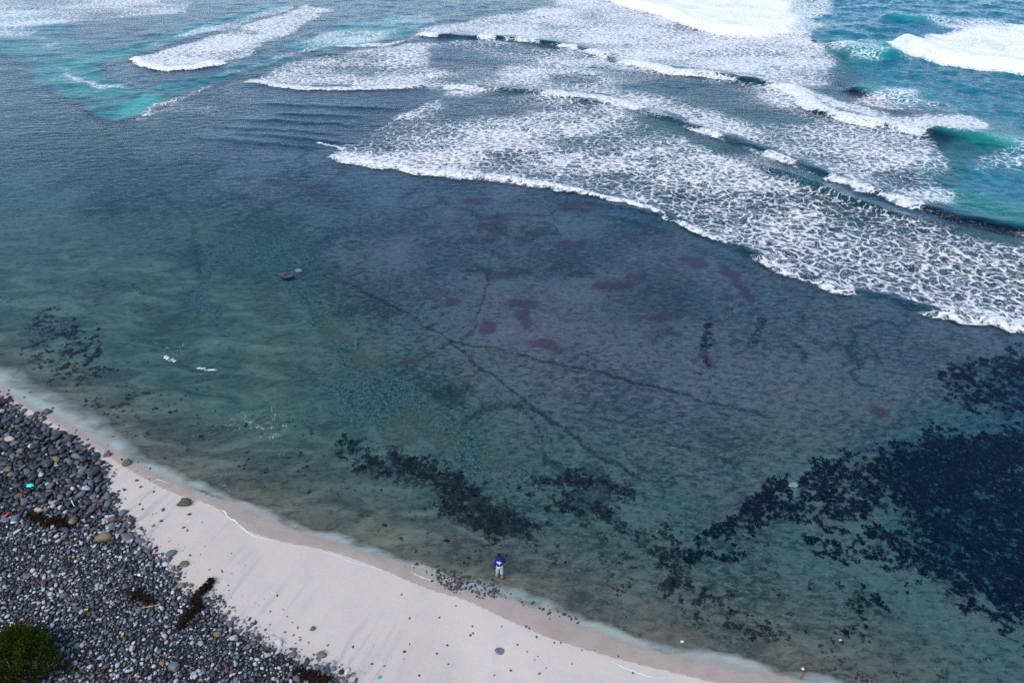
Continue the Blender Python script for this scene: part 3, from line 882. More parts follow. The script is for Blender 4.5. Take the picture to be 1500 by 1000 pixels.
def seaweed_bed(name, label, dens_fn, x0, x1, y0, y1, per_m2, size, mat, seed, thr=0.5, tall=0.12):
    r = np.random.default_rng(seed)
    n = int((x1 - x0) * (y1 - y0) * per_m2)
    x = r.uniform(x0, x1, n)
    y = r.uniform(y0, y1, n)
    q = dens_fn(Field(x, y))
    chance = np.clip((q + 1.5 * (fbm(x / 1.1, y / 1.1, seed, 3) - 0.5) + 1.9 * (fbm(x / 0.30, y / 0.30, seed + 9, 3) - 0.5) - thr) / 0.35 + 0.25, 0, 0.8)
    keep = (q > 0.1) & (r.random(n) < chance)
    x, y, q = x[keep], y[keep], q[keep]
    z, _, _ = terrain(x, y)
    n = len(x)
    B = 4
    sz = size * np.exp(r.normal(0, 0.35, n))
    ang = r.uniform(0, 2 * np.pi, (n, 1)) + np.arange(B) * 2 * np.pi / B + r.normal(0, 0.3, (n, B))
    ln = sz[:, None] * r.uniform(0.6, 1.25, (n, B))
    wd = ln * r.uniform(0.16, 0.34, (n, B))
    up = tall * r.uniform(0.3, 1.0, (n, B)) * (sz[:, None] / size)
    ca, sa = np.cos(ang), np.sin(ang)
    V = np.zeros((n, B, 4, 3))
    for k, (l, w, u) in enumerate([(0.0, 0.0, 0.15), (0.55, 1.0, 1.0), (1.0, 0.0, 0.7), (0.55, -1.0, 0.9)]):
        V[:, :, k, 0] = x[:, None] + ca * ln * l - sa * wd * w
        V[:, :, k, 1] = y[:, None] + sa * ln * l + ca * wd * w
        V[:, :, k, 2] = np.minimum(z[:, None] + up * u, -0.02)
    V = V.reshape(-1, 3)
    F = np.arange(len(V)).reshape(-1, 4)
    tone = np.repeat(np.clip(r.normal(0.35, 0.3, n), 0, 1), B * 4)
    o = mesh_np(name, V, F, mat, smooth=False, attrs={'tone': tone})
    return tag(o, label, 'seaweed', kind='stuff')


weed_mat = seaweed_material('dark_seaweed', (0.016, 0.015, 0.022), (0.075, 0.066, 0.066))
kelp_mat = seaweed_material('dark_kelp', (0.005, 0.009, 0.024), (0.018, 0.028, 0.055))
seaweed_bed('seaweed_bed', 'dark purplish black weed band on the seabed off the sand', weed_density, -34, 16, 15, 44, 190, 0.075, weed_mat, 301, 0.66, 0.08)
seaweed_bed('kelp_bed', 'dense navy black weed bed covering the deeper reef hollow', kelp_density, 6, 46, 13, 42, 180, 0.085, kelp_mat, 303, 0.50, 0.12)


def stray_density(f):
    d = shore_dist(f.X, f.Y)
    return 0.36 * sstep(0.6, 1.6, d) * sstep(9, 5, d)


seaweed_bed('stray_seaweed', 'stray dark weed tufts dotted over the sandy shallows', stray_density, -34, 20, 11, 42, 110, 0.06, weed_mat, 307, 0.95, 0.05)


# ------------------------------------------------------------------ stones
def ico(sub):
    import bmesh
    bm = bmesh.new()
    bmesh.ops.create_icosphere(bm, subdivisions=sub, radius=1.0)
    V = np.array([v.co[:] for v in bm.verts])
    F = np.array([[v.index for v in f.verts] for f in bm.faces])
    bm.free()
    return V, F


def lump(V, seed, amp, freq=1.3):
    """push a unit ball in and out so that it reads as a worn stone"""
    r = np.random.default_rng(seed)
    out = V.copy()
    f = np.ones(len(V))
    for _ in range(5):
        dv = r.normal(0, 1, 3)
        dv /= np.linalg.norm(dv)
        f += amp * np.sin((V @ dv) * freq * r.uniform(0.8, 2.2) + r.uniform(0, 6.3))
    for _ in range(6):        # flats
        dv = r.normal(0, 1, 3)
        dv /= np.linalg.norm(dv)
        h = V @ dv
        lim = r.uniform(0.55, 0.9)
        over = np.clip(h - lim, 0, None)
        out -= np.outer(over * 0.9, dv)
    return out * f[:, None]


def stone_material(name, lo, hi, rough=0.65):
    g = NT(name)
    co = g.n('TexCoord').outputs['Object']
    rnd = g.n('ObjectInfo').outputs['Random']
    c = g.mix(rnd, lo, hi)
    nz = g.noise(co, 2.2, 4, 0.6, flat=False)
    c = g.mix(g.ss(nz, 0.35, 0.7, 0, 0.5), c, tuple(v * 1.6 for v in hi))
    b = g.n('BsdfPrincipled', {'Base Color': c, 'Roughness': rough, 'Specular IOR Level': 0.4})
    return g.finish(b.outputs[0])


STONE = {
    'dark': stone_material('stone_blue_black', (0.013, 0.016, 0.022), (0.042, 0.048, 0.060), 0.5),
    'grey': stone_material('stone_grey', (0.055, 0.063, 0.078), (0.115, 0.127, 0.15)),
    'pale': stone_material('stone_pale', (0.26, 0.28, 0.31), (0.42, 0.43, 0.45)),
    'maroon': stone_material('stone_maroon', (0.060, 0.034, 0.046), (0.13, 0.080, 0.095)),
    'olive': stone_material('stone_olive', (0.085, 0.072, 0.042), (0.17, 0.14, 0.085)),
    'cream': stone_material('stone_cream', (0.30, 0.26, 0.22), (0.40, 0.35, 0.30)),
    'brown': stone_material('stone_brown', (0.050, 0.042, 0.034), (0.070, 0.058, 0.045)),
}
STONE_RGB = {'dark': ((0.013, 0.016, 0.022), (0.042, 0.048, 0.060)), 'grey': ((0.055, 0.063, 0.078), (0.115, 0.127, 0.15)), 'pale': ((0.24, 0.26, 0.29), (0.42, 0.43, 0.45)),
             'maroon': ((0.060, 0.034, 0.046), (0.13, 0.080, 0.095)), 'olive': ((0.085, 0.072, 0.042), (0.17, 0.14, 0.085)), 'cream': ((0.30, 0.26, 0.22), (0.40, 0.35, 0.30))}
V2, F2 = ico(2)
V3, F3 = ico(3)
V1, F1 = ico(1)
SHAPES1 = [lump(V1, 400 + k, 0.09) for k in range(10)]
SHAPES = [lump(V2, 400 + k, 0.085) for k in range(10)]
_cob = {}


def cobble_mesh(shape, colour):
    k = (shape, colour)
    if k not in _cob:
        me = bpy.data.meshes.new('cobble')
        me.from_pydata([tuple(v) for v in SHAPES[shape]], [], [tuple(f) for f in F2.tolist()])
        me.polygons.foreach_set('use_smooth', np.full(len(F2), True))
        me.materials.append(STONE[colour])
        _cob[k] = me
    return _cob[k]


def project(x, y, z):
    dz = z - CAM_H
    depth = y * CP - dz * SP
    v = y * SP + dz * CP
    return 750 + FPX * x / depth, 500 - FPX * v / depth, depth


# single boulders, each with its own look: px, py, width px, height factor, depth factor, colour, turn, name, label
BOULDERS = [
    (270, 738, 29, .42, .62, 'brown', 12, 'boulder', 'largest dark brown angular boulder alone on wet sand at water edge'),
    (187, 679, 14, .70, .90, 'olive', 40, 'boulder', 'round olive brown boulder sitting in the pale water edge'),
    (100, 645, 18, .62, .85, 'dark', 70, 'boulder', 'near black rounded boulder topping the seaward edge of the pebbles'),
    (70, 604, 15, .55, .70, 'dark', 20, 'boulder', 'long blue black boulder in the milky shallows among smaller ones'),
    (152, 788, 25, .45, .70, 'olive', 5, 'boulder', 'wide tan brown boulder beside flat dark slab on pebble bank'),
    (185, 786, 26, .26, .55, 'grey', -18, 'boulder', 'flat dark grey slab leaning at the sand beside tan boulder'),
    (270, 827, 13, .60, .85, 'olive', 30, 'boulder', 'rounded tan cobble standing clear of the bank on sand'),
    (264, 858, 15, .45, .65, 'olive', 10, 'boulder', 'flattened tan cobble above the long brown seaweed strand'),
    (250, 812, 17, .40, .70, 'grey', 35, 'boulder', 'wedge shaped grey brown stone at the sand edge of bank'),
    (164, 762, 12, .75, .85, 'maroon', 0, 'boulder', 'round maroon boulder at the seaward edge of the pebbles'),
    (158, 667, 13, .50, .75, 'maroon', 25, 'boulder', 'reddish stone half in the milky water beside the pebbles'),
    (16, 644, 15, .50, .70, 'cream', 8, 'boulder', 'cream angular cobble among blue black wet cobbles'),
    (82, 674, 14, .50, .70, 'olive', -12, 'boulder', 'tan flattened cobble among blue black wet cobbles'),
    (13, 689, 17, .45, .65, 'olive', 20, 'boulder', 'olive slab shaped cobble above the turquoise litter'),
    (31, 661, 13, .5, .7, 'olive', 50, 'boulder', 'small olive cobble between cream and tan cobbles'),
    (28, 727, 12, .6, .8, 'olive', 65, 'boulder', 'dark olive rounded cobble just below the turquoise litter'),
    (56, 748, 15, .42, .55, 'cream', -5, 'boulder', 'flat cream cobble at the edge of the dark seaweed mat'),
    (68, 747, 8, .6, .8, 'olive', 0, 'boulder', 'small rusty brown cobble touching the flat cream cobble'),
    (471, 958, 16, .48, .68, 'olive', -15, 'boulder', 'olive oval cobble resting on sand at the tip of pebbles'),
    (458, 921, 9, .55, .75, 'grey', 0, 'boulder', 'single small brown grey cobble alone on dry sand'),
    (732, 954, 16, .30, .60, 'grey', -8, 'boulder', 'dark grey flat stone alone on the pale open sand'),
    (94, 873, 12, .5, .9, 'grey', 45, 'boulder', 'square dark grey flat stone among small pale pebbles'),
    (40, 844, 11, .5, .75, 'olive', 15, 'boulder', 'dull olive cobble among small pale pebbles above shrub'),
    (211, 839, 9, .5, .8, 'olive', 0, 'boulder', 'small tan cobble beside white litter on the pebbles'),
    (318, 929, 13, .5, .7, 'olive', 10, 'boulder', 'dull olive cobble just below the long seaweed strand'),
    (342, 934, 13, .42, .6, 'cream', 12, 'boulder', 'pale yellowish cobble on the pebble edge near dry sand'),
    (420, 405, 21, .40, .55, 'dark', 8, 'reef_rock', 'lone black rock breaking the surface of the calm shallows'),
    (437, 393, 13, .35, .6, 'cream', -10, 'reef_rock', 'pale yellow rock under water beside the lone black rock'),
    (1161, 711, 13, .5, .8, 'cream', 0, 'reef_rock', 'pale rock under water at the corner of the weed bed'),
    (1192, 60, 9, .5, .7, 'dark', 0, 'reef_rock', 'dark rock showing in the surf by the whitest breaker'),
    (1331, 241, 7, .6, .8, 'dark', 0, 'reef_rock', 'dark rock poking out of foam by the blue deep water'),
]
taken = []
for i, (px, py, w, hf, df, colour, turn, nm, label) in enumerate(BOULDERS):
    g0 = ground_at(px, py)
    if nm == 'reef_rock' and py < 420:
        x, y = at(px, py, 0)
        g0 = Vector((x, y, -0.12 if colour == 'dark' and py > 300 else -0.25))
    _, _, dep = project(*g0)
    a = 0.5 * w * dep / FPX
    Vb = lump(V3, 900 + i, 0.05 if w < 20 else 0.06, 1.6)
    if i == 0:
        r = np.random.default_rng(5)
        for _ in range(9):
            dv = r.normal(0, 1, 3)
            dv /= np.linalg.norm(dv)
            Vb -= np.outer(np.clip(Vb @ dv - r.uniform(0.55, 0.75), 0, None), dv)
    n3 = fbm(Vb[:, 0] * 3 + 5, Vb[:, 1] * 3 + Vb[:, 2] * 2, 70 + i, 3) - 0.5
    Vb = Vb * (1 + 0.16 * n3[:, None]) * np.array([a, a * df, a * hf * 1.25])
    o = mesh_np(nm, Vb, F3, STONE[colour])
    o.location = g0 + Vector((0, 0, a * hf * (0.45 if nm == 'boulder' else 0.55)))
    if label.startswith('pale'):
        o.location.z = min(o.location.z, -a * hf * 1.1) if nm == 'reef_rock' else o.location.z
    o.rotation_euler = (0, 0, R(turn))
    tag(o, label, 'boulder' if nm == 'boulder' else 'rock')
    taken.append((g0.x, g0.y, a))

for px, py, a in [(46, 714, .15), (21, 767, .10), (10, 757, .10), (205, 844, .07), (264, 921, .10), (272, 908, .12), (280, 899, .14), (290, 890, .16), (288, 880, .14), (299, 866, .12), (310, 854, .12),
                  (50, 757, .2), (60, 762, .24), (75, 766, .24), (88, 768, .24), (99, 770, .2), (108, 741, .1), (447, 990, .12), (458, 994, .12), (470, 996, .12), (480, 997, .1)]:
    g0 = ground_at(px, py)
    taken.append((g0.x, g0.y, a))


def scatter_stones():
    r = np.random.default_rng(21)
    n = 240000
    x = r.uniform(-38, 2, n)
    y = r.uniform(9, 36, n)
    px, py, dep = project(x, y, 0.4)
    m = (px > -60) & (px < 600) & (py > 560) & (py < 1050)
    x, y, px, py = x[m], y[m], px[m], py[m]
    dp, s, _ = pline(x, y, PEBEDGE)
    dp = -dp * s + 0.9 * (fbm(x / 1.1, y / 1.1, 77, 3) - 0.5)
    z, _, _ = terrain(x, y)
    pr = np.where(dp > 0.35, 1.0, np.where(dp > -0.25, 0.55, 0.10 * np.exp(dp / 0.9)))
    m = (r.random(len(x)) < pr) & (dp > -2.2)
    x, y, z, dp, px, py = x[m], y[m], z[m], dp[m], px[m], py[m]
    big = sstep(19.5, 25.0, y) * (1 - 0.45 * sstep(2.5, 6, dp))
    size = 0.048 + 0.044 * big + 0.018 * sstep(1.2, 0.0, dp)
    rad = size * np.exp(r.normal(-0.05, 0.36, len(x)))
    rad = np.where(dp < -0.2, rad * 0.6, rad)
    # thin the candidates: few are needed where stones are large
    m = r.random(len(x)) < np.clip((0.075 / size) ** 2, 0.1, 1) * np.where(dp > 0, 1, 0.35)
    x, y, z, dp, px, py, rad = (v[m] for v in (x, y, z, dp, px, py, rad))
    order = np.argsort(-rad)
    cell = 0.5
    grid = {}
    keep = []
    for bx, by, ba in taken:
        grid.setdefault((int(bx // cell), int(by // cell)), []).append((bx, by, ba * 0.85))
    for i in order.tolist():
        xi, yi, ri = x[i], y[i], rad[i]
        cx, cy = int(xi // cell), int(yi // cell)
        ok = True
        for gx in (cx - 1, cx, cx + 1):
            for gy in (cy - 1, cy, cy + 1):
                for (ax, ay, ar) in grid.get((gx, gy), ()):
                    if (ax - xi) ** 2 + (ay - yi) ** 2 < (0.74 * (ar + ri)) ** 2:
                        ok = False
                        break
                if not ok:
                    break
            if not ok:
                break
        if ok:
            grid.setdefault((cx, cy), []).append((xi, yi, ri))
            keep.append(i)
    k = np.array(keep)
    return x[k], y[k], z[k], rad[k], dp[k], px[k], py[k]


sx, sy, sz_, srad, sdp, spx, spy = scatter_stones()
NS = len(sx)
r = np.random.default_rng(33)
# wet stones by the water are dark, dry ones higher up paler
wetness = sstep(20.5, 24.5, sy) * (1 - 0.75 * sstep(3.5, 6.5, sdp))
u = r.random(NS)
p_dark = 0.26 + 0.46 * wetness
p_grey = 0.36 - 0.16 * wetness
p_pale = 0.24 - 0.21 * wetness
cls = np.where(u < p_dark, 0, np.where(u < p_dark + p_grey, 1, np.where(u < p_dark + p_grey + p_pale, 2, np.where(u < 0.955, 3, np.where(u < 0.985, 4, 5)))))
CN = ['dark', 'grey', 'pale', 'maroon', 'olive', 'cream']
fx = srad * r.uniform(0.95, 1.35, NS)
fy = srad * r.uniform(0.72, 1.0, NS)
fz = srad * r.uniform(0.42, 0.75, NS)
yaw = r.uniform(0, 2 * np.pi, NS)
tx = r.normal(0, 0.22, NS)
ty = r.normal(0, 0.22, NS)
shp = r.integers(0, len(SHAPES), NS)
zc = sz_ + fz * np.where(sdp > 0.3, 0.75 + 0.5 * r.random(NS), 0.4)
inframe = (spx > 4) & (spx < 700) & (spy < 992)
score = np.where(inframe, srad / (27 - sy * 0.2), -1)
lone = (sdp < -0.35) & inframe
score = score + np.where(lone, 1.0, 0.0)
pick = np.argsort(-score)[:255]
solo = np.zeros(NS, bool)
solo[pick] = True
COB_LABEL = {
    'dark': 'blue black rounded cobble packed in the pebble bank', 'grey': 'mid grey rounded cobble packed in the pebble bank',
    'pale': 'pale blue grey cobble packed in the pebble bank', 'maroon': 'dull maroon cobble packed in the pebble bank',
    'olive': 'small olive brown cobble packed in the pebble bank', 'cream': 'small cream cobble packed in the pebble bank'}
LONE_LABEL = {'dark': 'blue black stray pebble lying off the bank on bare sand', 'grey': 'mid grey stray pebble lying off the bank on bare sand', 'pale': 'pale stray pebble lying off the bank on bare sand',
              'maroon': 'dull maroon stray pebble lying off the bank on bare sand', 'olive': 'olive stray pebble lying off the bank on bare sand', 'cream': 'cream stray pebble lying off the bank on bare sand'}
MARKS = [((46, 714), 'the turquoise bottle'), ((75, 765), 'the dark seaweed mat'), ((288, 885), 'the long seaweed strand'), ((152, 788), 'the wide tan boulder'), ((100, 645), 'the near black boulder'),
         ((30, 960), 'the green shrub'), ((216, 891), 'the bamboo stick'), ((471, 958), 'the olive oval cobble'), ((187, 679), 'the round olive brown boulder'), ((270, 738), 'the largest brown boulder'),
         ((16, 644), 'the cream angular cobble'), ((164, 762), 'the round maroon boulder'), ((460, 992), 'the seaweed strip at the tip'), ((342, 934), 'the pale yellowish cobble'), ((94, 873), 'the square dark grey stone')]
MXY = np.array([list(ground_at(*m[0]))[:2] for m in MARKS])


def near_mark(x, y):
    return MARKS[int(np.argmin(np.hypot(MXY[:, 0] - x, MXY[:, 1] - y)))][1]


for i in pick.tolist():
    c = CN[cls[i]]
    o = link(bpy.data.objects.new('pebble' if lone[i] else 'cobble', cobble_mesh(int(shp[i]), c)))
    o.location = (sx[i], sy[i], zc[i])
    o.rotation_euler = (tx[i], ty[i], yaw[i])
    o.scale = (fx[i], fy[i], fz[i])
    if lone[i]:
        tag(o, LONE_LABEL[c].replace(' lying off the bank on bare sand', '') + ' on bare sand nearest ' + near_mark(sx[i], sy[i]), 'pebble', c + ' stray pebbles by ' + near_mark(sx[i], sy[i]))
    else:
        big_ = 'large ' if srad[i] > 0.15 else ''
        tag(o, big_ + COB_LABEL[c].replace('small ', '').replace(' packed in the pebble bank', '') + ' packed in the bank nearest ' + near_mark(sx[i], sy[i]), 'cobble', big_ + c + ' cobbles by ' + near_mark(sx[i], sy[i]))


def stone_heap(name, label, x, y, z, ax, ay, az, yw, t1, t2, sh, cl, seed, fine=True):
    r = np.random.default_rng(seed)
    n = len(x)
    B = np.stack(SHAPES if fine else SHAPES1)[sh]                      # n, 42, 3
    B = B * np.stack([ax, ay, az], -1)[:, None, :]
    c1, s1 = np.cos(t1)[:, None], np.sin(t1)[:, None]
    by = B[:, :, 1] * c1 - B[:, :, 2] * s1
    bz = B[:, :, 1] * s1 + B[:, :, 2] * c1
    bx = B[:, :, 0]
    c2, s2 = np.cos(t2)[:, None], np.sin(t2)[:, None]
    bx, bz = bx * c2 + bz * s2, -bx * s2 + bz * c2
    cy, sy_ = np.cos(yw)[:, None], np.sin(yw)[:, None]
    V = np.stack([bx * cy - by * sy_ + x[:, None], bx * sy_ + by * cy + y[:, None], bz + z[:, None]], -1).reshape(-1, 3)
    nv = B.shape[1]
    F = ((F2 if fine else F1)[None] + (np.arange(n) * nv)[:, None, None]).reshape(-1, 3)
    lo = np.array([STONE_RGB[c][0] for c in CN])[cl]
    hi = np.array([STONE_RGB[c][1] for c in CN])[cl]
    k = r.random((n, 1))
    col = np.concatenate([lo * (1 - k) + hi * k, np.ones((n, 1))], 1)
    col = np.repeat(col, nv, 0)
    g = NT(name + '_stone')
    base = g.attr('tint', 0)
    nz = g.noise(g.pos(), 14.0, 3, 0.6, flat=False)
    c = g.mix(g.ss(nz, 0.35, 0.7, 0, 0.4), base, g.mix(1.0, base, (1.5, 1.5, 1.5), 'MULTIPLY'))
    b = g.n('BsdfPrincipled', {'Base Color': c, 'Roughness': 0.6, 'Specular IOR Level': 0.4})
    o = mesh_np(name, V, F, g.finish(b.outputs[0]), colors={'tint': col})
    return tag(o, label, 'pebbles', kind='stuff')


for fine, rest in ((True, ~solo & (srad > 0.055)), (False, ~solo & (srad <= 0.055))):
    stone_heap('pebbles' if fine else 'shingle', 'bank of blue grey, maroon and pale pebbles' if fine else 'fine shingle filling in between the larger pebbles of the bank',
               sx[rest], sy[rest], zc[rest], fx[rest], fy[rest], fz[rest], yaw[rest], tx[rest], ty[rest], shp[rest], cls[rest], 5, fine)

# strip of dark pebbles lying in the water's edge below the person
r = np.random.default_rng(44)
n = 9000
x = r.uniform(-6, 3, n)
y = r.uniform(15, 23, n)
f = Field(x, y)
q = np.maximum(f.poly([(634, 838), (660, 836), (692, 846), (728, 853), (735, 872), (700, 874), (664, 864), (640, 850)], 0.18, 0.2, 0.8), 0.22 * f.stroke([(600, 828), (640, 842), (740, 872), (800, 892), (870, 915)], 0.28, 0.2, 0.8))
q = np.maximum(q, 0.10 * f.poly([(860, 895), (960, 905), (1080, 950), (1100, 985), (980, 960), (880, 925)], 0.5))
m = r.random(n) < q * 0.95
x, y = x[m], y[m]
z, _, _ = terrain(x, y)
n = len(x)
rad = 0.042 * np.exp(r.normal(0, 0.35, n))
stone_heap('shore_pebbles', 'strip of small dark pebbles lapped by the water edge', x, y, z + rad * 0.35, rad * 1.2, rad * 0.9, rad * 0.65, r.uniform(0, 6.28, n), r.normal(0, .2, n), r.normal(0, .2, n), r.integers(0, 10, n), r.choice([0, 0, 0, 1, 3], n), 6)

# specks of shingle on the open sand
spots = []
r = np.random.default_rng(55)
for px, py in [(588, 871), (643, 904), (689, 954 - 24), (735, 917), (692, 917), (758, 944), (772, 954), (788, 961), (771, 917), (644, 904), (693, 927), (657, 972), (614, 989), (775, 920), (806, 906), (786, 933), (783, 966),
               (800, 978), (838, 972), (821, 941), (812, 941), (790, 986), (871, 952), (852, 952), (668, 887), (905, 961), (927, 985), (640, 957), (724, 989), (748, 982), (545, 972), (600, 905), (655, 945), (480, 945), (452, 941), (430, 930)]:
    g0 = ground_at(px, py)
    c = ['dark', 'grey', 'dark', 'maroon', 'olive'][int(r.integers(0, 5))]
    a = float(r.uniform(0.03, 0.055))
    o = link(bpy.data.objects.new('pebble', cobble_mesh(int(r.integers(0, 10)), c)))
    o.location = g0 + Vector((0, 0, a * 0.3))
    o.scale = (a * 1.2, a * 0.9, a * 0.6)
    o.rotation_euler = (0, 0, float(r.uniform(0, 6)))
    tag(o, {'dark': 'tiny black', 'grey': 'tiny grey', 'maroon': 'tiny dark red', 'olive': 'tiny brown'}[c] + ' pebble speck on the wide open sand', 'pebble', 'tiny ' + c + ' pebbles on open sand')


# ------------------------------------------------------------------ stranded seaweed, litter and sticks
def strip(path, width, lift=0.0, normal=(0, 0, 1)):
    """flat ribbon along a path: vertices and quads"""
    path = np.asarray(path, float)
    tan = np.gradient(path, axis=0)
    side = np.cross(tan, normal)
    side /= np.linalg.norm(side, axis=1)[:, None] + 1e-9
    w = width * np.sin(np.linspace(0.25, math.pi - 0.1, len(path)))[:, None]
    V = np.vstack([path - side * w, path + side * w])
    n = len(path)
    F = [(i, i + 1, n + i + 1, n + i) for i in range(n - 1)]
    return V, np.array(F)


wrack_mat = simple_mat('brown_wrack', (0.016, 0.009, 0.006), 0.9, 0.5, 9.0, 0.1)


def wrack(pts, half, count, label, seed):
    r = np.random.default_rng(seed)
    P = np.array([list(ground_at(*p)) for p in pts])
    L = np.concatenate([[0], np.cumsum(np.linalg.norm(np.diff(P, axis=0), axis=1))])
    VV, FF, k = [], [], 0
    base = P.mean(0)
    for _ in range(count):
        s = r.uniform(0, L[-1])
        c = np.array([np.interp(s, L, P[:, j]) for j in range(3)])
        h = half * (0.45 + 0.9 * vnoise(np.array([s * 3.1]), np.array([seed * 1.0]), seed)[0])
        c[:2] += r.normal(0, h * 0.55, 2)
        a = r.uniform(0, 6.28)
        ln = r.uniform(0.08, 0.30)
        t = np.linspace(0, 1, 5)[:, None]
        bend = r.normal(0, 0.9)
        ang = a + bend * t
        pth = np.hstack([np.cos(ang) * ln * t, np.sin(ang) * ln * t, r.uniform(0.03, 0.19) + 0.05 * np.sin(t * r.uniform(2, 6))]) + c - base
        V, F = strip(pth, r.uniform(0.018, 0.05), normal=(r.normal(0, .5), r.normal(0, .5), 1))
        VV.append(V)
        FF.append(F + k)
        k += len(V)
    o = mesh_np('seaweed_clump', np.vstack(VV), np.vstack(FF), wrack_mat, smooth=False)
    o.location = base
    return tag(o, label, 'seaweed')


wrack([(263, 923), (268, 912), (279, 900), (292, 889), (287, 878), (299, 865), (313, 851)], 0.15, 420, 'long dark brown seaweed strand lying across pebbles onto sand', 61)
wrack([(46, 756), (60, 762), (75, 765), (102, 771)], 0.24, 380, 'dark brown seaweed mat on the wet cobbles by cream cobble', 62)
wrack([(196, 880), (200, 868), (210, 878), (226, 881)], 0.09, 130, 'small reddish brown seaweed scrap above the bamboo stick', 63)
wrack([(440, 984), (450, 991), (468, 996), (482, 997)], 0.11, 200, 'dark brown seaweed strip among pebbles at the tip of bank', 64)


def rod_mesh(path, radii, seg=6):
    path = np.asarray(path, float)
    tan = np.gradient(path, axis=0)
    tan /= np.linalg.norm(tan, axis=1)[:, None]
    up = np.array([0.1, 0.05, 1.0])
    s1 = np.cross(tan, up)
    s1 /= np.linalg.norm(s1, axis=1)[:, None] + 1e-9
    s2 = np.cross(tan, s1)
    th = np.arange(seg) * 2 * np.pi / seg
    V = (path[:, None, :] + np.asarray(radii)[:, None, None] * (np.cos(th)[None, :, None] * s1[:, None] + np.sin(th)[None, :, None] * s2[:, None])).reshape(-1, 3)
    F = []
    n = len(path)
    for i in range(n - 1):
        for j in range(seg):
            F.append((i * seg + j, i * seg + (j + 1) % seg, (i + 1) * seg + (j + 1) % seg, (i + 1) * seg + j))
    V = np.vstack([V, path[0], path[-1]])
    for j in range(seg):
        F.append((len(V) - 2, (j + 1) % seg, j, j))
        F.append((len(V) - 1, (n - 1) * seg + j, (n - 1) * seg + (j + 1) % seg, (n - 1) * seg + (j + 1) % seg))
    return V, F


def mesh_list(name, V, F, mat, parent=None, smooth=True):
    me = bpy.data.meshes.new(name)
    F = [tuple(dict.fromkeys(int(i) for i in f)) for f in F]
    me.from_pydata([tuple(map(float, v)) for v in V], [], F)
    me.polygons.foreach_set('use_smooth', np.full(len(F), smooth))
    if mat:
        me.materials.append(mat)
    return link(bpy.data.objects.new(name, me), parent)


def stick(name, pts, rad, col, label, cat, lift=0.10, wob=0.0, nodes=0):
    G = [ground_at(*p) for p in pts]
    base = G[0].copy()
    t = np.linspace(0, 1, 14)
    seg = np.linspace(0, 1, len(G))
    P = np.stack([np.interp(t, seg, [v[j] for v in G]) for j in range(3)], -1) - np.array(base)
    P[:, 2] += lift
    P[:, :2] += wob * np.sin(t * 9)[:, None] * np.array([0.4, 1])
    rr = rad * (1 - 0.45 * t)
    if nodes:
        rr = rr * (1 + 0.25 * (np.arange(14) % nodes == 0))
    V, F = rod_mesh(P, rr)
    o = mesh_list(name, V, F, simple_mat(name + '_surface', col, 0.6, 0.25, 12))
    o.location = base
    return tag(o, label, cat)


stick('bamboo_stick', [(200, 895), (216, 891), (234, 888)], 0.026, (0.50, 0.33, 0.12), 'straight yellow bamboo stick lying on the pebbles', 'stick', 0.13, 0, 4)
stick('twig', [(182, 984), (188, 978), (194, 975)], 0.013, (0.45, 0.42, 0.36), 'thin bleached curved twig on small pebbles', 'twig', 0.1, 0.03)
stick('twig', [(188, 999), (190, 992), (196, 988)], 0.012, (0.42, 0.38, 0.34), 'short bleached twig below the curved twig', 'twig', 0.1, 0.02)
stick('stick', [(40, 915), (46, 907), (51, 902)], 0.035, (0.16, 0.06, 0.025), 'short rusty brown stick above the green shrub', 'stick', 0.12)
stick('stick', [(0, 942), (4, 938), (8, 935)], 0.02, (0.38, 0.25, 0.08), 'yellow straw stalk at the left of the shrub', 'stick', 0.14)
stick('stick', [(232, 963), (238, 961), (244, 962)], 0.018, (0.30, 0.14, 0.05), 'little orange brown stick among fine dark pebbles', 'stick', 0.1)
stick('red_stick', [(1172, 996), (1178, 986), (1184, 981)], 0.018, (0.36, 0.05, 0.03), 'thin red stick standing in the shallows off the sand', 'stick', 0.08)
stick('stick', [(107, 737), (109, 741), (111, 745)], 0.028, (0.62, 0.62, 0.60), 'short white stick on the dark wet cobbles', 'stick', 0.2)


def bottle(px, py, length, rad, turn, col, label, name='plastic_bottle', squash=0.6):
    """a crushed bottle: body with shoulders, and its cap as a part"""
    g0 = ground_at(px, py)
    t = np.linspace(0, 1, 12)
    prof = rad * np.array([0.55, 0.95, 1.0, 0.9, 1.0, 0.97, 0.9, 1.0, 0.92, 0.7, 0.42, 0.36])
    V, F = rod_mesh(np.stack([(t - 0.5) * length, 0.03 * np.sin(t * 5) * length, 0 * t], -1), prof, 10)
    V[:, 2] *= squash
    root = link(bpy.data.objects.new(name, None))
    root.location = g0 + Vector((0, 0, 0.16 if rad > 0.06 else 0.12))
    root.rotation_euler = (0, R(6), R(turn))
    mat = simple_mat(name + '_plastic', col, 0.35, 0.12, 9, 0.5)
    mesh_list('bottle_body', V, F, mat, root)
    V, F = rod_mesh(np.array([[0.49 * length, 0, 0], [0.53 * length, 0, 0], [0.57 * length, 0, 0]]), [rad * .46] * 3, 8)
    mesh_list('cap', V, F, mat, root)
    return tag(root, label, 'litter')


bottle(46, 714, 0.30, 0.12, 10, (0.03, 0.80, 0.72), 'bright turquoise crushed plastic bottle on dark cobbles')
bottle(21, 767, 0.22, 0.055, 18, (0.80, 0.82, 0.84), 'white crushed plastic bottle near the red strip')
bottle(205, 844, 0.15, 0.055, -25, (0.82, 0.84, 0.86), 'white crushed plastic bottle beside small tan cobble')


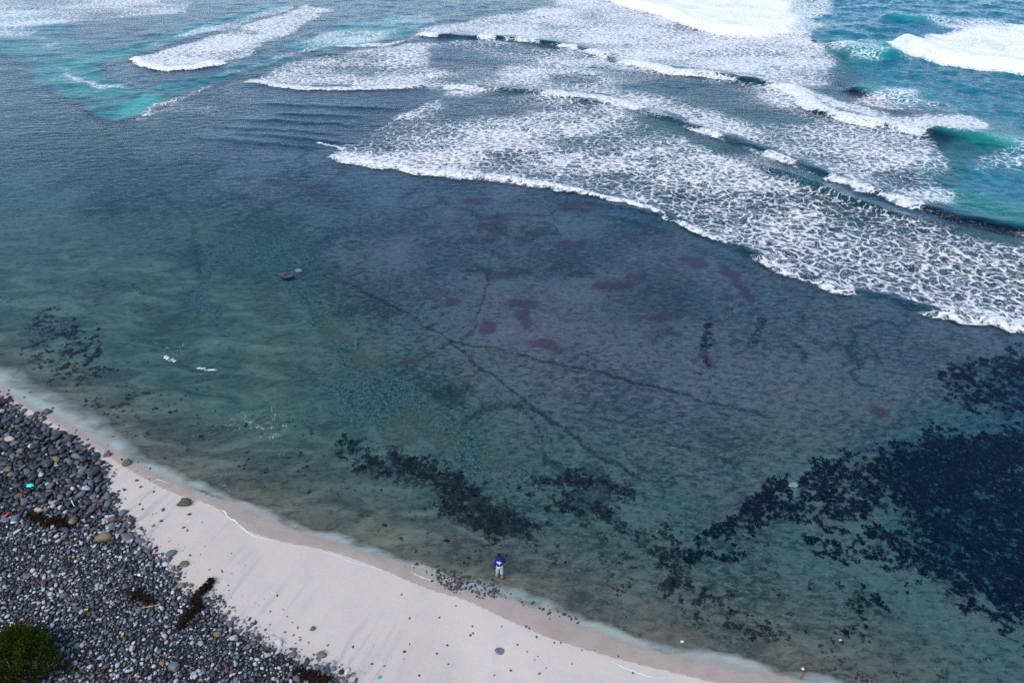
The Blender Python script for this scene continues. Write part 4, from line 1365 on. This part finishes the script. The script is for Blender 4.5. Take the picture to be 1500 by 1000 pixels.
def scrap(px, py, w, h, turn, col, label, lift=0.14, name='plastic_scrap'):
    """crumpled sheet with thickness"""
    g0 = ground_at(px, py)
    r = np.random.default_rng(int(px * 7 + py))
    nx, ny = 7, 5
    X, Y = np.meshgrid(np.linspace(-.5, .5, nx), np.linspace(-.5, .5, ny))
    Z = r.normal(0, 0.10, X.shape) * min(w, h) + 0.15 * h * np.sin(X * 6)
    edge = 1 + r.normal(0, 0.10, X.shape)
    T = np.stack([X * w * edge, Y * h * edge, Z], -1).reshape(-1, 3)
    Bt = T - np.array([0, 0, 0.006])
    idx = np.arange(nx * ny).reshape(ny, nx)
    F = []
    for j in range(ny - 1):
        for i in range(nx - 1):
            q = (idx[j, i], idx[j, i + 1], idx[j + 1, i + 1], idx[j + 1, i])
            F.append(q)
            F.append(tuple(v + nx * ny for v in q[::-1]))
    rim = list(idx[0, :]) + list(idx[1:, -1]) + list(idx[-1, -2::-1]) + list(idx[-2:0, 0])
    for a, b in zip(rim, rim[1:] + rim[:1]):
        F.append((b, a, a + nx * ny, b + nx * ny))
    o = mesh_list(name, np.vstack([T, Bt]), F, simple_mat(name + '_sheet', col, 0.4, 0.1, 8, 0.4))
    o.location = g0 + Vector((0, 0, lift))
    o.rotation_euler = (0, 0, R(turn))
    return tag(o, label, 'litter')


scrap(10, 757, 0.36, 0.09, 62, (0.75, 0.04, 0.06), 'thin red plastic strip on wet cobbles by seaweed mat', name='red_strip')
scrap(112, 824, 0.11, 0.09, 0, (0.75, 0.85, 0.82), 'small bright white plastic scrap on the pebbles')
scrap(128, 895, 0.15, 0.07, 0, (0.62, 0.50, 0.06), 'small yellow plastic scrap on pale pebbles')
scrap(137, 868, 0.09, 0.08, 20, (0.05, 0.50, 0.35), 'small sea green plastic scrap on pale pebbles')
scrap(72, 890, 0.11, 0.08, 50, (0.70, 0.12, 0.16), 'small pinkish red scrap among pebbles above the shrub')
scrap(74, 951, 0.12, 0.10, 40, (0.80, 0.74, 0.70), 'small white scrap at the edge of the green shrub')
scrap(181, 931, 0.09, 0.14, 10, (0.55, 0.60, 0.15), 'small yellow green scrap on fine dark pebbles')
scrap(556, 992, 0.12, 0.10, 20, (0.03, 0.30, 0.50), 'small blue plastic scrap on the sand by black pebbles', 0.05)
scrap(1175, 981, 0.12, 0.10, 0, (0.55, 0.58, 0.55), 'white scrap at the top of the red stick', 0.12)
scrap(999, 940, 0.13, 0.09, 0, (0.6, 0.63, 0.6), 'larger white shell like scrap under clear shallows', 0.06)
scrap(1230, 938, 0.14, 0.11, 0, (0.6, 0.62, 0.6), 'white scrap under water beside dark weed dots', 0.08)


# ------------------------------------------------------------------ shrub in the corner
def shrub():
    r = np.random.default_rng(77)
    g0 = ground_at(22, 985)
    root = link(bpy.data.objects.new('shrub', None))
    root.location = g0
    tag(root, 'low dense dark green shrub growing on the pebble bank', 'shrub')
    bark = simple_mat('shrub_bark', (0.09, 0.065, 0.04), 0.8, 0.3, 10)
    tips = []
    for k in range(16):
        a = r.uniform(0, 6.28)
        l = r.uniform(0.7, 1.55)
        t = np.linspace(0, 1, 7)
        P = np.stack([np.cos(a) * l * t ** 1.1, np.sin(a) * l * t ** 1.1, 0.05 + (1.15 - 0.4 * l) * np.sin(t * 1.5)], -1)
        P[1:] += r.normal(0, 0.04, (6, 3))
        V, F = rod_mesh(P, 0.03 * (1.1 - t), 5)
        mesh_list('stem', V, F, bark, root)
        tips.append(P)
    n = 26000
    # leaf clusters gathered round many small shoots so that light and dark clumps show
    sh = 420
    a = r.uniform(0, 6.28, sh)
    rr = 1.62 * np.sqrt(r.random(sh)) * (1 + 0.16 * np.sin(3 * a + 1) + 0.10 * np.sin(7 * a))
    h = 1.05 * np.sqrt(np.clip(1.12 - (rr / 1.85) ** 2, 0.02, None)) * r.uniform(0.72, 1.08, sh)
    S = np.stack([np.cos(a) * rr, np.sin(a) * rr, h], -1)
    own = r.integers(0, sh, n)
    C = S[own] + r.normal(0, 1, (n, 3)) * np.array([0.10, 0.10, 0.075])
    C[:, 2] = np.maximum(C[:, 2], 0.03)
    d1 = r.normal(0, 1, (n, 3)) + (S[own] - np.array([0, 0, -0.2])) * 0.5
    d1[:, 2] += 0.35
    d1 /= np.linalg.norm(d1, axis=1)[:, None]
    d2 = np.cross(d1, r.normal(0, 1, (n, 3)))
    d2 /= np.linalg.norm(d2, axis=1)[:, None]
    L = r.uniform(0.05, 0.11, n)[:, None]
    V = np.stack([C, C + d1 * L * 0.5 + d2 * L * 0.26, C + d1 * L, C + d1 * L * 0.5 - d2 * L * 0.26], 1).reshape(-1, 3)
    F = np.arange(4 * n).reshape(-1, 4)
    tone = np.clip(r.normal(0.4, 0.22, sh)[own] + r.normal(0, 0.12, n), 0, 1)
    g = NT('shrub_leaves')
    c = g.mix(g.attr('tone'), (0.008, 0.030, 0.006), (0.075, 0.085, 0.012))
    b1 = g.n('BsdfDiffuse', {'Color': c})
    b2 = g.n('BsdfTranslucent', {'Color': c})
    mx = g.n('MixShader', {0: 0.3, 1: b1.outputs[0], 2: b2.outputs[0]})
    o = mesh_np('foliage', V, F, g.finish(mx.outputs[0]), root, False, attrs={'tone': np.repeat(tone, 4)})
    o['kind'] = 'stuff'
    straw = simple_mat('dry_blade', (0.50, 0.42, 0.10), 0.6, 0.2, 6)
    for px, py, h, lean in [(12, 985, 0.55, -0.25), (15, 992, 0.45, 0.3), (10, 975, 0.7, 0.1)]:
        g1 = Vector((*at(px, py, g0.z + 0.8), g0.z + 0.6)) - g0
        t = np.linspace(0, 1, 6)[:, None]
        P = np.hstack([g1.x + lean * t ** 2 * h, g1.y + 0.1 * t, g1.z - 0.4 + h * 1.4 * t])
        V, F = strip(P, 0.022, normal=(0, -1, 0.3))
        mesh_np('dry_blade', V, F, straw, root, False)


shrub()


# ------------------------------------------------------------------ the person wading at the edge
def skin(name, verts, edges, radii, mat, parent, sub=2, roots=(0,)):
    me = bpy.data.meshes.new(name + '_cage')
    me.from_pydata(verts, edges, [])
    ob = bpy.data.objects.new(name + '_cage', me)
    scene.collection.objects.link(ob)
    md = ob.modifiers.new('Skin', 'SKIN')
    md.use_smooth_shade = True
    for i, rd in enumerate(radii):
        sv = me.skin_vertices[0].data[i]
        sv.radius = rd if isinstance(rd, tuple) else (rd, rd)
        sv.use_root = i in roots
    s_ = ob.modifiers.new('Subdivision', 'SUBSURF')
    s_.levels = sub
    s_.render_levels = sub
    dg = bpy.context.evaluated_depsgraph_get()
    new = bpy.data.meshes.new_from_object(ob.evaluated_get(dg))
    bpy.data.objects.remove(ob)
    new.name = name
    new.materials.clear()
    new.materials.append(mat)
    o = link(bpy.data.objects.new(name, new), parent)
    for p in new.polygons:
        p.use_smooth = True
    return o


def person():
    gx, gy = at(732, 846, -0.06)
    gz = ground_z(gx, gy)
    root = link(bpy.data.objects.new('person', None))
    root.location = (gx, gy, gz)
    root.rotation_euler = (0, 0, R(16))
    tag(root, 'person in blue long sleeved top and pale trousers wading ankle deep', 'person')
    skin_m = simple_mat('skin', (0.30, 0.17, 0.11), 0.55, 0.12, 8)
    blue = simple_mat('blue_cotton', (0.016, 0.010, 0.20), 0.8, 0.3, 7, 0.2, 0.3)
    white = simple_mat('pale_trousers', (0.42, 0.49, 0.52), 0.8, 0.12, 7, 0.2, 0.3)
    tan = simple_mat('tan_rubber', (0.42, 0.31, 0.13), 0.6, 0.2, 9)
    hair_m = simple_mat('dark_hair', (0.006, 0.005, 0.005), 0.8, 0.3, 16)
    pale = simple_mat('print_white', (0.55, 0.68, 0.85), 0.7, 0.1, 12)
    pelvis, waist, chest, neck, skull, crown = (0, 0, .93), (0, .01, 1.10), (.0, .0, 1.32), (0, .02, 1.46), (0, .045, 1.56), (0, .055, 1.66)
    Vb = [pelvis, waist, chest, neck, skull, crown]
    E = [(0, 1), (1, 2), (2, 3), (3, 4), (4, 5)]
    Rd = [(.115, .095), (.105, .085), (.11, .09), .050, (.078, .088), (.062, .072)]
    arms, legs = {}, {}
    for sgn in (-1, 1):
        k = len(Vb)
        el = (sgn * .225, -.05, 1.12)
        wr = (sgn * .18, .19, 1.02)
        Vb += [(sgn * .15, 0, 1.39), el, wr, (sgn * .15, .27, 1.01)]
        Rd += [.062, .043, .030, (.040, .022)]
        E += [(2, k), (k, k + 1), (k + 1, k + 2), (k + 2, k + 3)]
        k = len(Vb)
        st = .06 * sgn
        Vb += [(sgn * .075, 0, .87), (sgn * .085, .03 - st * .6, .49), (sgn * .095, -st, .09), (sgn * .10, .03 - st, .035), (sgn * .115, .15 - st, .03)]
        Rd += [.09, .062, .044, .042, (.045, .026)]
        E += [(0, k), (k, k + 1), (k + 1, k + 2), (k + 2, k + 3), (k + 3, k + 4)]
    body = skin('body', Vb, E, Rd, skin_m, root)
    # fingers and thumb, rooted inside each palm, joined to the body mesh
    import bmesh
    bm = bmesh.new()
    bm.from_mesh(body.data)
    for sgn in (-1, 1):
        for j, (off, ln, rr) in enumerate([(-.028, .070, .009), (-.010, .080, .0095), (.009, .074, .009), (.027, .058, .008), (0, .055, .010)]):
            if j < 4:
                P = np.array([[sgn * .15, .26, 1.01 + off], [sgn * (.15 - .25 * ln), .28 + .6 * ln, 1.01 + off], [sgn * (.15 - .9 * ln), .28 + .72 * ln, 1.005 + off]])
            else:
                P = np.array([[sgn * .16, .235, 1.035], [sgn * .145, .255, 1.065], [sgn * .125, .275, 1.075]])
            V, F = rod_mesh(P, [rr * 1.1, rr, rr * .7], 6)
            vs_ = [bm.verts.new(tuple(v)) for v in V]
            for q in F:
                q = list(dict.fromkeys(int(i) for i in q))
                bm.faces.new([vs_[i] for i in q])
    # nose and ears
    for c, s in [((0, .135, 1.57), (.013, .02, .02)), ((-.082, .045, 1.565), (.012, .022, .032)), ((.082, .045, 1.565), (.012, .022, .032))]:
        g_ = bmesh.ops.create_icosphere(bm, subdivisions=2, radius=1.0)
        for v in g_['verts']:
            v.co = Vector((v.co.x * s[0] + c[0], v.co.y * s[1] + c[1], v.co.z * s[2] + c[2]))
    bm.to_mesh(body.data)
    bm.free()
    for p in body.data.polygons:
        p.use_smooth = True
    # top
    Vt = [(0, 0, .92), waist, chest, (0, .02, 1.475)]
    Et = [(0, 1), (1, 2), (2, 3)]
    Rt = [(.155, .15), (.15, .145), (.155, .145), (.085, .085)]
    for sgn in (-1, 1):
        k = len(Vt)
        Vt += [(sgn * .155, 0, 1.39), (sgn * .225, -.05, 1.12), (sgn * .17, .165, 1.03)]
        Rt += [.080, .062, .050]
        Et += [(2, k), (k, k + 1), (k + 1, k + 2)]
    top = skin('long_sleeved_top', Vt, Et, Rt, blue, root)
    # print on the back: the top's own back faces lifted a few millimetres
    me = top.data
    pv, pf, mp = [], [], {}
    for p in me.polygons:
        c = p.center
        if p.normal.y < -0.25:
            u = (c.x + .06) / .10
            v = (c.z - 1.29 + 0.6 * (c.x + .06)) / .08
            if u * u + v * v < 1.0 or (abs(c.x + .02) < .03 and 1.12 < c.z < 1.2):
                f = []
                for vi in p.vertices:
                    if vi not in mp:
                        mp[vi] = len(pv)
                        vv = me.vertices[vi]
                        pv.append(tuple(vv.co + vv.normal * 0.005))
                    f.append(mp[vi])
                pf.append(f)
    if pf:
        mesh_list('back_print', pv, pf, pale, top)['label'] = 'pale blue white print on the back'
    # trousers
    Vt = [(0, 0, .98), (0, 0, .90)]
    Et = [(0, 1)]
    Rt = [(.14, .13), (.15, .135)]
    for sgn in (-1, 1):
        k = len(Vt)
        st = .06 * sgn
        Vt += [(sgn * .08, 0, .80), (sgn * .088, .03 - st * .6, .49), (sgn * .095, .012 - st * .85, .30)]
        Rt += [.098, .082, .078]
        Et += [(1, k), (k, k + 1), (k + 1, k + 2)]
    skin('trousers', Vt, Et, Rt, white, root)
    for sgn in (-1, 1):
        st = .06 * sgn
        skin('boot', [(sgn * .095, .0 - st, .20), (sgn * .095, -st, .09), (sgn * .10, .03 - st, .042), (sgn * .117, .17 - st, .036)], [(0, 1), (1, 2), (2, 3)], [.058, .056, .055, (.056, .034)], tan, root)
    # hair: cap over back and top of the skull
    Vh, Fh = ico(3)
    Vh = lump(Vh, 3, 0.02) * np.array([.098, .110, .135]) + np.array([0, .030, 1.605])
    keep = [f for f in Fh.tolist() if not (np.mean([Vh[i][1] for i in f]) > .085 and np.mean([Vh[i][2] for i in f]) < 1.64)]
    mesh_list('hair', Vh, keep, hair_m, root)



# ------------------------------------------------------------------ lines of foam left on the wet sand
def swash_line(pts, width, seed):
    r = np.random.default_rng(seed)
    P = smooth_line(W(pts, 0.05), 10)
    n = len(P)
    t = np.arange(n)
    P = P + 0.05 * np.stack([vnoise(t / 3.0, t * 0 + seed, seed) - .5, vnoise(t / 3.0, t * 0 + seed, seed + 1) - .5], -1)
    tan = np.gradient(P, axis=0)
    nor = np.stack([-tan[:, 1], tan[:, 0]], -1)
    nor /= np.linalg.norm(nor, axis=1)[:, None]
    w = width * (0.25 + 1.5 * vnoise(t / 2.2, t * 0 + 3.3, seed + 5)) * np.sin(np.linspace(0.15, 3.0, n))
    A = P + nor * w[:, None]
    B = P - nor * w[:, None]
    z = terrain(P[:, 0], P[:, 1])[0] + 0.014
    V = np.vstack([np.column_stack([A, z - 0.006]), np.column_stack([P, z + 0.012]), np.column_stack([B, z - 0.006])])
    F = [(i, i + 1, n + i + 1, n + i) for i in range(n - 1)] + [(n + i, n + i + 1, 2 * n + i + 1, 2 * n + i) for i in range(n - 1)]
    o = mesh_np('swash_foam', V, np.array(F), foam_mat)
    return tag(o, 'thin broken line of white foam left on wet sand', 'foam', kind='stuff')


foam_mat = simple_mat('foam', (0.64, 0.64, 0.64), 0.8, 0.08, 10)
swash_line([(305, 738), (318, 745), (326, 748), (336, 758), (346, 764), (354, 772), (366, 782), (382, 788), (400, 791)], 0.035, 1)
swash_line([(212, 714), (222, 706), (232, 702), (248, 708)], 0.022, 2)
swash_line([(895, 968), (912, 976), (930, 984), (950, 990), (975, 993)], 0.025, 3)
swash_line([(470, 806), (490, 812), (520, 824), (560, 834)], 0.014, 4)
swash_line([(600, 836), (622, 846), (640, 850)], 0.014, 5)

person()
